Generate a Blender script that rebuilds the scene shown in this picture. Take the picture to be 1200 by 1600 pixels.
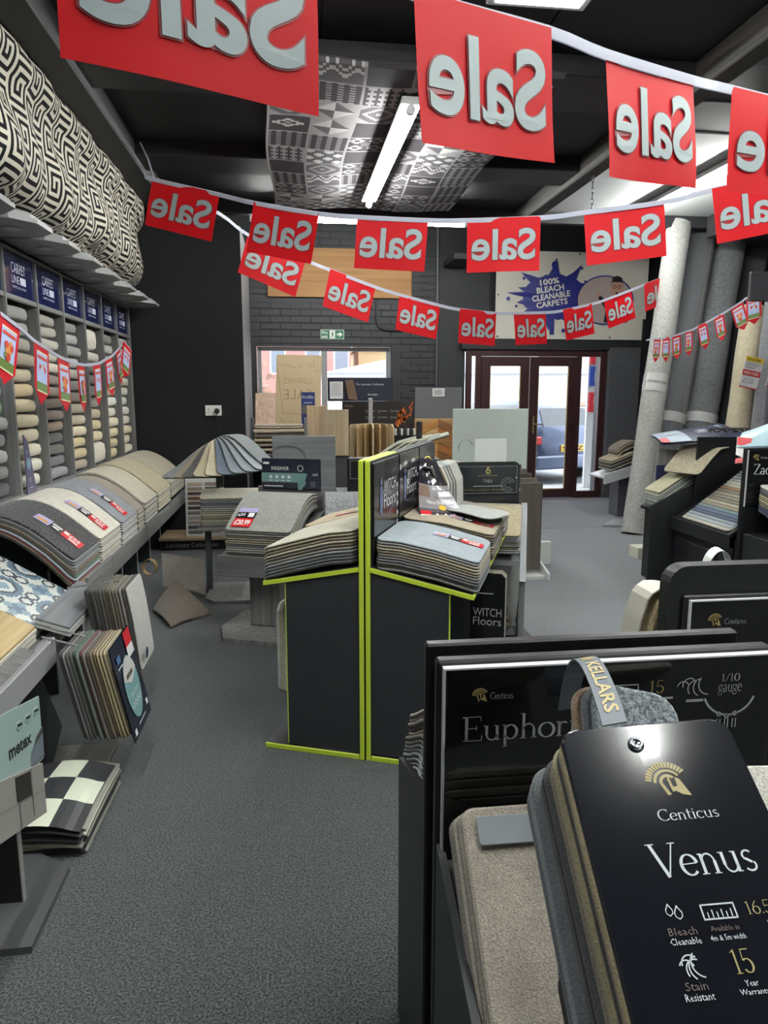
import bpy, bmesh, math, random
from mathutils import Vector, Matrix
random.seed(7)
sc = bpy.context.scene
for o in list(bpy.data.objects): bpy.data.objects.remove(o)
COL = sc.collection
# ------------------------------------------------------------------ camera, world, exposure
cam = bpy.data.cameras.new('camera'); camo = bpy.data.objects.new('camera', cam); COL.objects.link(camo)
camo.location = (0, 0, 1.55); camo.rotation_euler = (math.radians(90 - 9.43), 0, math.radians(-7.228))
cam.sensor_fit = 'VERTICAL'; cam.sensor_height = 36; cam.sensor_width = 27; cam.lens = 25.2; cam.clip_start = .02; cam.clip_end = 400
sc.camera = camo
wd = bpy.data.worlds.new('overcast_sky'); sc.world = wd; wd.use_nodes = True
wd.node_tree.nodes['Background'].inputs[0].default_value = (.88, .94, 1, 1)
wd.node_tree.nodes['Background'].inputs[1].default_value = 3.4
TUBE = 90.0
sc.view_settings.view_transform = 'Standard'; sc.view_settings.look = 'None'
sc.view_settings.exposure = 0.68; sc.view_settings.gamma = 1; sc.view_settings.use_curve_mapping = False
sc.cycles.use_denoising = True; sc.cycles.max_bounces = 8; sc.cycles.sample_clamp_indirect = 8
# ------------------------------------------------------------------ materials
def srgb(h):
    if not isinstance(h, str): return tuple(h)
    v = [int(h[i:i+2], 16)/255 for i in (0, 2, 4)]
    return tuple(c/12.92 if c <= .04045 else ((c+.055)/1.055)**2.4 for c in v)
MC = {}
def nodes(name):
    m = bpy.data.materials.new(name); m.use_nodes = True
    return m, m.node_tree.nodes, m.node_tree.links, m.node_tree.nodes['Principled BSDF']
def plain(h, rough=.55, metal=0., coat=0., spec=.5, name=None):
    k = ('p', h, rough, metal, coat, spec)
    if k in MC: return MC[k]
    m, n, l, b = nodes(name or 'paint_%s' % (h if isinstance(h, str) else len(MC)))
    c = srgb(h)
    tx = n.new('ShaderNodeTexNoise'); tx.inputs['Scale'].default_value = 14; tx.inputs['Detail'].default_value = 4
    co = n.new('ShaderNodeTexCoord'); l.new(co.outputs['Object'], tx.inputs['Vector'])
    mx = n.new('ShaderNodeMix'); mx.data_type = 'RGBA'; l.new(tx.outputs['Fac'], mx.inputs['Factor'])
    mx.inputs['A'].default_value = (*[x*.93 for x in c], 1); mx.inputs['B'].default_value = (*[min(1, x*1.07) for x in c], 1)
    l.new(mx.outputs['Result'], b.inputs['Base Color'])
    b.inputs['Roughness'].default_value = rough; b.inputs['Metallic'].default_value = metal
    b.inputs['Coat Weight'].default_value = coat; b.inputs['Specular IOR Level'].default_value = spec
    MC[k] = m; return m
def carpet(h, h2=None, scale=260, bump=.6, contrast=.38, bias=0.):
    k = ('c', h, h2, scale, bump, contrast, bias)
    if k in MC: return MC[k]
    m, n, l, b = nodes('carpet_%s' % h)
    c = srgb(h); c2 = srgb(h2) if h2 else tuple(x*.62 for x in c)
    co = n.new('ShaderNodeTexCoord'); tx = n.new('ShaderNodeTexNoise'); l.new(co.outputs['Object'], tx.inputs['Vector'])
    tx.inputs['Scale'].default_value = scale; tx.inputs['Detail'].default_value = 3; tx.inputs['Roughness'].default_value = .7
    t2 = n.new('ShaderNodeTexNoise'); l.new(co.outputs['Object'], t2.inputs['Vector']); t2.inputs['Scale'].default_value = 22; t2.inputs['Detail'].default_value = 3
    r = n.new('ShaderNodeValToRGB'); l.new(tx.outputs['Fac'], r.inputs['Fac'])
    r.color_ramp.elements[0].position = .5 + bias - contrast*.3; r.color_ramp.elements[1].position = .5 + bias + contrast*.3
    r.color_ramp.elements[0].color = (*c2, 1); r.color_ramp.elements[1].color = (*[min(1, x*1.12) for x in c], 1)
    mx = n.new('ShaderNodeMix'); mx.data_type = 'RGBA'; mx.blend_type = 'MULTIPLY'; mx.inputs['Factor'].default_value = .35
    l.new(r.outputs['Color'], mx.inputs['A']); l.new(t2.outputs['Fac'], mx.inputs['B']); 
    g = n.new('ShaderNodeMix'); g.data_type = 'RGBA'; g.blend_type = 'MULTIPLY'; g.inputs['Factor'].default_value = 1; g.inputs['B'].default_value = (1.2, 1.2, 1.2, 1)
    l.new(mx.outputs['Result'], g.inputs['A']); l.new(g.outputs['Result'], b.inputs['Base Color'])
    bp = n.new('ShaderNodeBump'); bp.inputs['Strength'].default_value = bump; bp.inputs['Distance'].default_value = .003
    l.new(tx.outputs['Fac'], bp.inputs['Height']); l.new(bp.outputs['Normal'], b.inputs['Normal'])
    b.inputs['Roughness'].default_value = .95; b.inputs['Specular IOR Level'].default_value = .12
    b.inputs['Sheen Weight'].default_value = .25; b.inputs['Sheen Roughness'].default_value = .6
    MC[k] = m; return m
def wood(h, h2=None, axis='X', scale=6, rough=.5):
    k = ('w', h, h2, axis, scale, rough)
    if k in MC: return MC[k]
    m, n, l, b = nodes('wood_%s' % h)
    c = srgb(h); c2 = srgb(h2) if h2 else tuple(x*.62 for x in c)
    co = n.new('ShaderNodeTexCoord'); mp = n.new('ShaderNodeMapping'); l.new(co.outputs['Object'], mp.inputs['Vector'])
    s = {'X': (scale*.25, scale*7, scale*7), 'Y': (scale*7, scale*.25, scale*7), 'Z': (scale*7, scale*7, scale*.25)}[axis]
    mp.inputs['Scale'].default_value = s
    tx = n.new('ShaderNodeTexNoise'); l.new(mp.outputs['Vector'], tx.inputs['Vector']); tx.inputs['Scale'].default_value = 1; tx.inputs['Detail'].default_value = 6; tx.inputs['Distortion'].default_value = .6
    r = n.new('ShaderNodeValToRGB'); l.new(tx.outputs['Fac'], r.inputs['Fac']); r.color_ramp.elements[0].position = .3; r.color_ramp.elements[1].position = .68
    r.color_ramp.elements[0].color = (*c2, 1); r.color_ramp.elements[1].color = (*c, 1); l.new(r.outputs['Color'], b.inputs['Base Color'])
    b.inputs['Roughness'].default_value = rough; MC[k] = m; return m
def emit(name, h, s):
    k = ('e', name)
    if k in MC: return MC[k]
    m, n, l, b = nodes(name); b.inputs['Base Color'].default_value = (.9, .9, .9, 1)
    b.inputs['Emission Color'].default_value = (*srgb(h), 1); b.inputs['Emission Strength'].default_value = s
    MC[k] = m; return m
def glass(name='window_glass', tint=(1, 1, 1)):
    k = ('g', name)
    if k in MC: return MC[k]
    m, n, l, b = nodes(name); n.remove(b)
    t = n.new('ShaderNodeBsdfTransparent'); t.inputs[0].default_value = (*tint, 1)
    g = n.new('ShaderNodeBsdfGlossy'); g.inputs['Roughness'].default_value = .03
    f = n.new('ShaderNodeFresnel'); f.inputs['IOR'].default_value = 1.45
    mx = n.new('ShaderNodeMixShader'); l.new(f.outputs[0], mx.inputs[0]); l.new(t.outputs[0], mx.inputs[1]); l.new(g.outputs[0], mx.inputs[2])
    l.new(mx.outputs[0], n['Material Output'].inputs['Surface']); MC[k] = m; return m
def flagmat(name, h, trans=.35, rough=.32):
    k = ('f', name)
    if k in MC: return MC[k]
    m, n, l, b = nodes(name); c = srgb(h); b.inputs['Base Color'].default_value = (*c, 1); b.inputs['Roughness'].default_value = rough; b.inputs['Specular IOR Level'].default_value = .22
    t = n.new('ShaderNodeBsdfTranslucent'); t.inputs['Color'].default_value = (*c, 1)
    mx = n.new('ShaderNodeMixShader'); mx.inputs[0].default_value = trans
    l.new(b.outputs[0], mx.inputs[1]); l.new(t.outputs[0], mx.inputs[2]); l.new(mx.outputs[0], n['Material Output'].inputs['Surface'])
    MC[k] = m; return m
# ------------------------------------------------------------------ mesh helpers
WM = {}
def reg(o, parent):
    if parent is not None: o.parent = parent; WM[o.name] = WM[parent.name]
    else: WM[o.name] = Matrix()
def thing(name, label, cat, loc=(0, 0, 0), rz=0., group=None, kind=None):
    o = bpy.data.objects.new(name, None); COL.objects.link(o); o.empty_display_size = .05
    o.location = loc; o.rotation_euler = (0, 0, math.radians(rz))
    WM[o.name] = Matrix.Translation(loc) @ Matrix.Rotation(math.radians(rz), 4, 'Z')
    tag(o, label, cat, group, kind); return o
def tag(o, label=None, cat=None, group=None, kind=None):
    if label: o['label'] = label
    if cat: o['category'] = cat
    if group: o['group'] = group
    if kind: o['kind'] = kind
    return o
class G:
    """collects geometry for one mesh object"""
    def __init__(s): s.v = []; s.f = []; s.m = []; s.cur = 0
    def face(s, pts, mi=None):
        i = len(s.v); s.v += [Vector(p) for p in pts]; s.f.append(tuple(range(i, i+len(pts)))); s.m.append(s.cur if mi is None else mi); return s
    def raw(s, vs, fs, mi=None):
        i = len(s.v); s.v += [Vector(p) for p in vs]
        for f in fs: s.f.append(tuple(j+i for j in f)); s.m.append(s.cur if mi is None else mi)
        return s
    def box(s, x0, x1, y0, y1, z0, z1, mi=None, M=None):
        vs = [Vector(p) for p in ((x0,y0,z0),(x1,y0,z0),(x1,y1,z0),(x0,y1,z0),(x0,y0,z1),(x1,y0,z1),(x1,y1,z1),(x0,y1,z1))]
        if M is not None: vs = [M @ v for v in vs]
        return s.raw(vs, [(0,3,2,1),(4,5,6,7),(0,1,5,4),(1,2,6,5),(2,3,7,6),(3,0,4,7)], mi)
    def bbox(s, x0, x1, y0, y1, z0, z1, b=.004, mi=None, M=None):
        """box with chamfered edges"""
        pts = []
        for sx in (0, 1):
            for sy in (0, 1):
                for sz in (0, 1):
                    X = (x0, x1)[sx]; Y = (y0, y1)[sy]; Z = (z0, z1)[sz]; dx = b*(1-2*sx); dy = b*(1-2*sy); dz = b*(1-2*sz)
                    pts += [(X, Y+dy, Z+dz), (X+dx, Y, Z+dz), (X+dx, Y+dy, Z)]
        bm = bmesh.new(); [bm.verts.new(p) for p in pts]; bmesh.ops.convex_hull(bm, input=bm.verts); bm.verts.index_update()
        vs = [v.co.copy() for v in bm.verts]; fs = [tuple(v.index for v in f.verts) for f in bm.faces]; bm.free()
        if M is not None: vs = [M @ v for v in vs]
        return s.raw(vs, fs, mi)
    def prism(s, poly, axis, a, b, mi=None, M=None):
        """polygon (2D) extruded along axis between a and b: axis X -> (y,z), Y -> (x,z), Z -> (x,y)"""
        def P(p, t): return Vector({'X': (t, p[0], p[1]), 'Y': (p[0], t, p[1]), 'Z': (p[0], p[1], t)}[axis])
        n = len(poly); vs = [P(p, a) for p in poly] + [P(p, b) for p in poly]
        if M is not None: vs = [M @ v for v in vs]
        fs = [tuple(range(n-1, -1, -1)), tuple(range(n, 2*n))] + [(i, (i+1) % n, n+(i+1) % n, n+i) for i in range(n)]
        return s.raw(vs, fs, mi)
    def tube(s, path, r, n=8, mi=None, cap=True):
        P = [Vector(p) for p in path]; vs = []; fs = []
        for i, p in enumerate(P):
            d = (P[min(i+1, len(P)-1)] - P[max(i-1, 0)]).normalized()
            a = d.cross(Vector((0, 0, 1))); a = d.cross(Vector((0, 1, 0))) if a.length < .01 else a
            a.normalize(); c = d.cross(a); rr = r[i] if isinstance(r, (list, tuple)) else r
            vs += [p + (a*math.cos(2*math.pi*k/n) + c*math.sin(2*math.pi*k/n))*rr for k in range(n)]
        for i in range(len(P)-1):
            for k in range(n): fs.append((i*n+k, i*n+(k+1) % n, (i+1)*n+(k+1) % n, (i+1)*n+k))
        if cap: fs += [tuple(range(n-1, -1, -1)), tuple(range((len(P)-1)*n, len(P)*n))]
        return s.raw(vs, fs, mi)
    def ribbon(s, path, w, side=None, t=.0015, mi=None):
        """flat strap along path; side = width direction"""
        P = [Vector(p) for p in path]; vs = []; fs = []
        sd = Vector(side).normalized()
        for i, p in enumerate(P):
            d = (P[min(i+1, len(P)-1)] - P[max(i-1, 0)]).normalized(); nn = d.cross(sd).normalized()*t
            vs += [p - sd*w/2 + nn, p + sd*w/2 + nn, p + sd*w/2 - nn, p - sd*w/2 - nn]
        for i in range(len(P)-1):
            for k in range(4): fs.append((i*4+k, i*4+(k+1) % 4, i*4+4+(k+1) % 4, i*4+4+k))
        fs += [(3, 2, 1, 0), tuple(len(vs)-4+k for k in range(4))]
        return s.raw(vs, fs, mi)
    def build(s, name, mats, parent=None, world=False, smooth=False, kind=None):
        if not isinstance(mats, (list, tuple)): mats = [mats]
        vs = s.v
        if world and parent is not None:
            I = WM[parent.name].inverted(); vs = [I @ v for v in vs]
        me = bpy.data.meshes.new(name); me.from_pydata([tuple(v) for v in vs], [], s.f)
        for m in mats: me.materials.append(m)
        if len(mats) > 1: me.polygons.foreach_set('material_index', s.m)
        if smooth: me.polygons.foreach_set('use_smooth', [True]*len(me.polygons))
        me.update(); o = bpy.data.objects.new(name, me); COL.objects.link(o); reg(o, parent)
        if kind: o['kind'] = kind
        return o
def share(src, name, parent, M):
    """another piece with the mesh of src, placed by matrix M"""
    o = bpy.data.objects.new(name, src.data); COL.objects.link(o); reg(o, parent); o.matrix_local = M; return o
def struct(name, g, mats, label=None, smooth=False):
    o = g.build(name, mats, smooth=smooth); o['kind'] = 'structure'
    if label: o['label'] = label
    return o
# ------------------------------------------------------------------ lettering
FC = {}
def text_mesh(s, bold=0., res=3):
    k = (s, bold, res)
    if k in FC: return FC[k]
    cu = bpy.data.curves.new('lettering', 'FONT'); cu.body = s; cu.size = 1; cu.offset = bold; cu.resolution_u = res; cu.align_x = 'LEFT'
    o = bpy.data.objects.new('lettering', cu); COL.objects.link(o); bpy.context.view_layer.update()
    me = bpy.data.meshes.new_from_object(o.evaluated_get(bpy.context.evaluated_depsgraph_get()))
    vs = [v.co.copy() for v in me.vertices]; fs = [tuple(p.vertices) for p in me.polygons]
    bpy.data.objects.remove(o); bpy.data.curves.remove(cu); bpy.data.meshes.remove(me)
    x0 = min(v.x for v in vs); x1 = max(v.x for v in vs); y0 = min(v.y for v in vs); y1 = max(v.y for v in vs)
    vs = [((v.x-x0)/(x1-x0), (v.y-y0)/(y1-y0)) for v in vs]; FC[k] = (vs, fs, (x1-x0)/(y1-y0)); return FC[k]
# a small old-style roman alphabet: strokes (x0,y0,w0, x1,y1,w1 ...) in em units; TK thick, TN thin
TK, TN = .095, .038
def arc(cx, cy, rx, ry, a0, a1, w0, w1, n=12, wm=None):
    out = []
    for i in range(n+1):
        t = i/n; a = math.radians(a0+(a1-a0)*t); th = abs(math.cos(a)); w = TN+(TK-TN)*th if wm is None else wm
        out.append((cx+rx*math.cos(a), cy+ry*math.sin(a), w))
    return out
def sf(x, y, w=.2): return [(x-w/2, y, .03), (x+w/2, y, .03)]
SER = {
 'V': (.78, [[(.08,.98,TK),(.40,.0,TK)], [(.40,.0,TN),(.72,.98,TN)], sf(.09,.985,.26), sf(.71,.985,.22)]),
 'E': (.66, [[(.13,0,TK),(.13,1,TK)], [(.0,.985,.03),(.58,.985,.03)], [(.58,1,.03),(.6,.8,.02)], [(.0,.015,.03),(.6,.015,.03)], [(.6,0,.03),(.63,.22,.02)], [(.13,.52,.03),(.45,.52,.03)], [(.45,.62,.025),(.45,.42,.025)]]),
 'C': (.80, [arc(.44,.5,.38,.48,50,310,0,0,18), [(.69,.98,.03),(.69,.72,.02)], [(.69,.02,.02),(.70,.2,.03)]]),
 'Z': (.70, [[(.05,.98,.035),(.62,.98,.035)], [(.60,.97,TK),(.06,.03,TK)], [(.03,.02,.035),(.64,.02,.035)], [(.05,1,.03),(.04,.78,.02)], [(.65,.22,.02),(.64,0,.03)]]),
 'e': (.52, [arc(.26,.31,.22,.30,8,318,0,0,16), [(.05,.33,.03),(.47,.35,.03)]]),
 'n': (.60, [[(.12,0,TK*.9),(.12,.6,TK*.9)], arc(.29,.36,.17,.23,180,0,0,0,10,.05), [(.46,.38,TK*.9),(.46,0,TK*.9)], sf(.12,.012), sf(.46,.012), [(.03,.58,.03),(.12,.6,.03)]]),
 'u': (.60, [[(.12,.6,TK*.9),(.12,.22,TK*.9)], arc(.29,.24,.17,.23,180,360,0,0,10,.05), [(.46,.6,TK*.9),(.46,0,TK*.9)], [(.02,.59,.03),(.12,.59,.03)], [(.36,.59,.03),(.46,.59,.03)], [(.46,.015,.03),(.56,.015,.03)]]),
 's': (.44, [arc(.21,.45,.13,.14,35,230,0,0,10,.055), [(.13,.36,.075),(.29,.24,.075)], arc(.21,.155,.15,.15,40,-150,0,0,10,.055)]),
 'p': (.60, [[(.12,-.3,TK*.9),(.12,.6,TK*.9)], arc(.30,.3,.20,.29,150,-150,0,0,14), sf(.12,-.29), [(.02,.59,.03),(.12,.59,.03)]]),
 'h': (.60, [[(.12,0,TK*.9),(.12,1.03,TK*.9)], arc(.29,.36,.17,.23,180,0,0,0,10,.05), [(.46,.38,TK*.9),(.46,0,TK*.9)], sf(.12,.012), sf(.46,.012), [(.02,1.02,.03),(.12,1.02,.03)]]),
 'o': (.58, [arc(.28,.3,.24,.30,0,360,0,0,20)]),
 'r': (.42, [[(.12,0,TK*.9),(.12,.6,TK*.9)], arc(.27,.38,.15,.2,180,50,0,0,8,.05), sf(.12,.012), [(.02,.59,.03),(.12,.59,.03)]]),
 'i': (.30, [[(.14,0,TK*.9),(.14,.6,TK*.9)], sf(.14,.012), [(.04,.59,.03),(.14,.59,.03)], [(.10,.82,.1),(.18,.82,.1)]]),
 't': (.38, [[(.16,.1,TK*.9),(.16,.85,TK*.9)], [(.02,.59,.035),(.34,.59,.035)], arc(.26,.12,.1,.11,180,310,0,0,8,.045)]),
 'c': (.50, [arc(.27,.3,.22,.30,40,318,0,0,14), [(.43,.48,.08),(.44,.50,.08)]]),
 'a': (.54, [[(.38,0,TK*.9),(.38,.45,TK*.9)], arc(.22,.42,.16,.17,160,10,0,0,8,.05), arc(.21,.16,.16,.16,60,330,0,0,10), [(.38,.015,.03),(.48,.03,.03)]]),
 'd': (.60, [[(.46,0,TK*.9),(.46,1.03,TK*.9)], arc(.28,.3,.20,.29,30,330,0,0,14), [(.36,1.02,.03),(.46,1.02,.03)]]),
 'g': (.56, [arc(.24,.38,.18,.2,0,360,0,0,16,.05), arc(.24,-.06,.22,.16,0,360,0,0,16,.045), [(.38,.52,.04),(.5,.58,.05)]]),
 '1': (.40, [[(.2,0,TK*.8),(.2,.98,TK*.8)], sf(.2,.015,.26), [(.06,.86,.03),(.2,.97,.04)]]),
 '5': (.52, [[(.1,.97,.05),(.44,.97,.05)], [(.12,.97,.04),(.09,.52,.04)], arc(.24,.3,.2,.28,130,-150,0,0,14)]),
 '2': (.50, [arc(.24,.7,.18,.27,165,-30,0,0,12), [(.38,.55,.07),(.05,.03,.06)], [(.04,.03,.06),(.46,.03,.06)]]),
 '6': (.52, [arc(.26,.29,.2,.28,0,360,0,0,18), [(.07,.34,TK*.8),(.14,.66,TK*.7),(.34,.98,.05)]]),
 '0': (.56, [arc(.27,.49,.22,.49,0,360,0,0,22)]),
 '/': (.40, [[(.02,-.05,.04),(.36,1.02,.04)]]), '.': (.2, [[(.06,.05,.09),(.14,.05,.09)]]), 'm': (.9, [[(.1,0,.08),(.1,.6,.08)], arc(.26,.36,.16,.23,180,0,0,0,8,.05), [(.42,.38,.08),(.42,0,.08)], arc(.58,.36,.16,.23,180,0,0,0,8,.05), [(.74,.38,.08),(.74,0,.08)]]),
}
def serif_mesh(s):
    k = ('serif', s)
    if k in FC: return FC[k]
    vs = []; fs = []; x = 0
    for ch in s:
        if ch == ' ': x += .35; continue
        adv, st = SER[ch]
        for pl in st:
            i0 = len(vs)
            for i, (px, py, w) in enumerate(pl):
                a = pl[max(i-1, 0)]; b = pl[min(i+1, len(pl)-1)]; d = Vector((b[0]-a[0], b[1]-a[1])); d = d.normalized() if d.length else Vector((1, 0))
                nn = Vector((-d.y, d.x))*w/2; vs += [Vector((x+px, py))+nn, Vector((x+px, py))-nn]
            for i in range(len(pl)-1): fs.append((i0+2*i, i0+2*i+1, i0+2*i+3, i0+2*i+2))
        x += adv
    x0 = min(v.x for v in vs); x1 = max(v.x for v in vs); y0 = min(v.y for v in vs); y1 = max(v.y for v in vs)
    vs = [((v.x-x0)/(x1-x0), (v.y-y0)/(y1-y0)) for v in vs]; FC[k] = (vs, fs, (x1-x0)/(y1-y0)); return FC[k]
def letters(g, s, fn, u0, u1, v0, v1, serif=False, bold=0., mi=None, res=3, keep=None):
    """put word s on the surface fn(u,v) inside the given rectangle; keep='h' or 'w' keeps letter proportions from height or width"""
    vs, fs, asp = serif_mesh(s) if serif else text_mesh(s, bold, res)
    if keep == 'h': cu = (u0+u1)/2; w = (v1-v0)*asp; sg = 1 if u1 > u0 else -1; u0, u1 = cu-sg*w/2, cu+sg*w/2
    if keep == 'w': cv = (v0+v1)/2; h = abs(u1-u0)/asp; v0, v1 = cv-h/2, cv+h/2
    if keep == 'l': sg = 1 if u1 > u0 else -1; u1 = u0+sg*(v1-v0)*asp
    g.raw([fn(u0+(u1-u0)*a, v0+(v1-v0)*b) for a, b in vs], fs, mi)
def plane_fn(o, u, v, off=.0012):
    """u,v in metres along unit vectors u,v from o, lifted by off along u x v"""
    o = Vector(o); u = Vector(u).normalized(); v = Vector(v).normalized(); n = u.cross(v).normalized()*off
    return lambda a, b: o + u*a + v*b + n
def rect(g, fn, u0, u1, v0, v1, mi=None): g.face([fn(u0, v0), fn(u1, v0), fn(u1, v1), fn(u0, v1)], mi)
def ring(g, fn, cu, cv, r0, r1, a0=0, a1=360, n=24, mi=None):
    for i in range(n):
        a = math.radians(a0+(a1-a0)*i/n); b = math.radians(a0+(a1-a0)*(i+1)/n)
        if r0 <= 0: g.face([fn(cu, cv), fn(cu+r1*math.cos(a), cv+r1*math.sin(a)), fn(cu+r1*math.cos(b), cv+r1*math.sin(b))], mi)
        else: g.face([fn(cu+r0*math.cos(a), cv+r0*math.sin(a)), fn(cu+r1*math.cos(a), cv+r1*math.sin(a)), fn(cu+r1*math.cos(b), cv+r1*math.sin(b)), fn(cu+r0*math.cos(b), cv+r0*math.sin(b))], mi)
def bitmap(g, fn, rows, u0, u1, v0, v1):
    """flat print: one quad per run of equal cells; rows top to bottom, each a list of material indices (None = hole)"""
    nr = len(rows)
    for j, row in enumerate(rows):
        b1 = v1-(v1-v0)*j/nr; b0 = v1-(v1-v0)*(j+1)/nr; i = 0; nc = len(row)
        while i < nc:
            k = i
            while k < nc and row[k] == row[i]: k += 1
            if row[i] is not None: g.face([fn(u0+(u1-u0)*i/nc, b0), fn(u0+(u1-u0)*k/nc, b0), fn(u0+(u1-u0)*k/nc, b1), fn(u0+(u1-u0)*i/nc, b1)], row[i])
            i = k
# ------------------------------------------------------------------ carpet samples
def resample(prof, n):
    P = [Vector((p[0], p[1])) for p in prof]; L = [0]
    for i in range(1, len(P)): L.append(L[-1]+(P[i]-P[i-1]).length)
    out = []
    for k in range(n+1):
        d = L[-1]*k/n; i = 1
        while i < len(L)-1 and L[i] < d: i += 1
        t = (d-L[i-1])/max(1e-9, L[i]-L[i-1]); out.append(P[i-1].lerp(P[i], t))
    return out, L[-1]
def bez(pts, n=14):
    out = []
    for k in range(n+1):
        t = k/n; Q = [Vector(p) for p in pts]
        while len(Q) > 1: Q = [Q[i].lerp(Q[i+1], t) for i in range(len(Q)-1)]
        out.append(Q[0])
    return out
def sheet(g, prof, w, t, r=.03, x0=0., backing=.45, ends=(True, True), n=12, M=None):
    """carpet sample following a (y,z) profile, width w about x0, thickness t below the profile; slots 0 pile, 1 backing"""
    pts, L = resample(prof, n)
    extra = [d for d in (r*.12, r*.45) if r > 0]
    # finer stations near rounded ends
    st = [L*k/n for k in range(n+1)]
    if ends[0]: st += extra
    if ends[1]: st += [L-d for d in extra]
    st = sorted(st); vs = []
    def at(d):
        q = d/L*n; i = min(int(q), n-1); return pts[i].lerp(pts[i+1], q-i), (pts[i+1]-pts[i]).normalized()
    for d in st:
        p, tg = at(d); nn = Vector((-tg.y, tg.x)); hw = w/2
        for use, dd in ((ends[0], d), (ends[1], L-d)):
            if use and dd < r: hw -= r-math.sqrt(max(0, r*r-(r-dd)**2))
        e = min(.25*t, .004)
        for x, h in ((-hw+e, 0), (hw-e, 0), (hw, .3), (hw-e*.4, 1-backing), (hw-e, 1), (-hw+e, 1), (-hw+e*.4, 1-backing), (-hw, .3)):
            q = p - nn*t*h; v = Vector((x0+x, q.x, q.y)); vs.append(M @ v if M is not None else v)
    i0 = len(g.v); g.v += vs; m = len(st)
    mi = (0, 0, 0, 1, 1, 1, 0, 0)
    for i in range(m-1):
        for k in range(8): g.f.append((i0+i*8+k, i0+i*8+(k+1) % 8, i0+i*8+8+(k+1) % 8, i0+i*8+8+k)); g.m.append(mi[k])
    for b, fl in ((i0, 0), (i0+(m-1)*8, 1)):
        top = (b, b+1, b+2, b+3, b+6, b+7); low = (b+3, b+4, b+5, b+6)
        g.f += [top if fl else top[::-1], low if fl else low[::-1]]; g.m += [0, 1]
    return g
BACK = '4a4641'
def top_fn(prof, lift=.003):
    """point on the top sheet: x across, s = distance back from the front end"""
    pts, L = resample(prof, 40)
    def fn(x, s):
        q = max(0, min(39.999, (1-s/L)*40)); i = int(q); p = pts[i].lerp(pts[i+1], q-i); d = (pts[i+1]-pts[i]).normalized()
        return Vector((x, p.x-d.y*lift, p.y+d.x*lift))
    return fn
def price_label(parent, fn, u0, u1, v0, v1, kind=0):
    """small printed price strip: purple flag block, black block, red block"""
    g = G(); w = u1-u0; f = lambda a, b: fn(u0+w*a, v0+(v1-v0)*b)
    mats = [plain('b9b3dd', .3), plain('17171a', .3), plain('d8232c', .3), plain('f2f2f0', .3), plain('e9a23a', .3)]
    for i in range(10): rect(g, f, i*.03, i*.03+.03, 0, 1, 0); rect(g, f, .3+.026*i, .326+.026*i, 0, 1, 1); rect(g, f, .56+.044*i, .604+.044*i, 0, 1, 2)
    up = (fn(u0+.01, v0)-fn(u0, v0)).cross(fn(u0, v0+.01)-fn(u0, v0)).normalized()*.0012
    up = up if up.z > 0 else -up
    f2 = lambda a, b: f(a, b)+up
    rect(g, f2, .05, .26, .2, .5, 4); rect(g, f2, .33, .53, .58, .8, 3); rect(g, f2, .36, .5, .2, .45, 3); rect(g, f2, .58, .68, .5, .85, 3)
    letters(g, '£20', f2, .70, .93, .42, .9, bold=.03, mi=3, res=1); rect(g, f2, .72, .93, .12, .3, 3)
    return g.build('price_label', mats, parent)
def sample_book(name, label, loc, rz, prof, w, n, t, cols, r=.035, group='carpet sample books', pile=None, slide=.0, spread=None, binding=None, cat='sample book', x0=0., jit=.006, backing=.45):
    """bound deck of carpet samples: the top sheet follows prof, the others lie below it"""
    T = thing(name, label, cat, loc, rz, group)
    for k in range(n):
        P = [(p[0]+slide*k+(random.random()-.5)*jit, p[1]-k*t) for p in prof]
        if spread: P = [(p[0], p[1]*1-k*(spread(q/(len(prof)-1))-1)*t) for q, p in enumerate(P)]
        c = cols[k % len(cols)]; c = c if isinstance(c, tuple) else (c, None)
        g = G(); sheet(g, P, w+(random.random()-.5)*jit, t*.96, r, x0=x0+(random.random()-.5)*jit, backing=backing)
        g.build('sample_sheet', [pile[k] if pile and k < len(pile) and pile[k] else carpet(c[0], c[1]), plain(BACK, .9)], T, smooth=False)
    return T
# ================================================================== the room
FLOORC = carpet('525959', '0f1112', 150, .8, .30)
g = G(); g.face([(-2.2, -3.2, 0), (6.3, -3.2, 0), (6.3, 10.56, 0), (-2.2, 10.56, 0)])
floor = struct('floor', g, FLOORC, 'charcoal grey speckled carpet floor')
g = G(); g.bbox(1.9, 6.2, 7.86, 10.12, .0, .006, .002)
tag(g.build('entrance_mat', carpet('7d8087', '4a4c52', 220, .6, .4)), 'paler grey carpet strip inside the glazed doors', 'mat')
g = G(); g.bbox(1.5, 6.2, 4.0, 7.85, .0, .004, .001)  # aisle floor drawn in a lighter grey over the charcoal
o = g.build('floor_walkway', carpet('7d8084', '4d5054', 200, .7, .4)); tag(o, 'lighter grey floor area along the aisle to the doors', kind='structure')
BRK = plain('26282b', .55); BLK = plain('1d1e22', .5); GLOSSBLK = plain('1b1b20', .6)
Y0, Y1 = 10.3, 10.55
g = G()
for b in ((-2.2, -.48, 0, 4.2), (-.48, 1.42, 2.2, 4.2), (-.48, 1.42, 0, .95), (1.42, 2.48, 0, 4.2), (2.48, 4.56, 2.15, 4.2), (4.56, 6.3, 0, 4.2)):
    g.box(b[0], b[1], Y0, Y1, b[2], b[3])
wall_far = struct('wall_far', g, BRK, 'black painted brick wall with window and glazed doors')
g = G(); g.bbox(-.1075, .1075, -.012, .0, -.0325, .0325, .004); brick0 = None
cnt = 0
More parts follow.
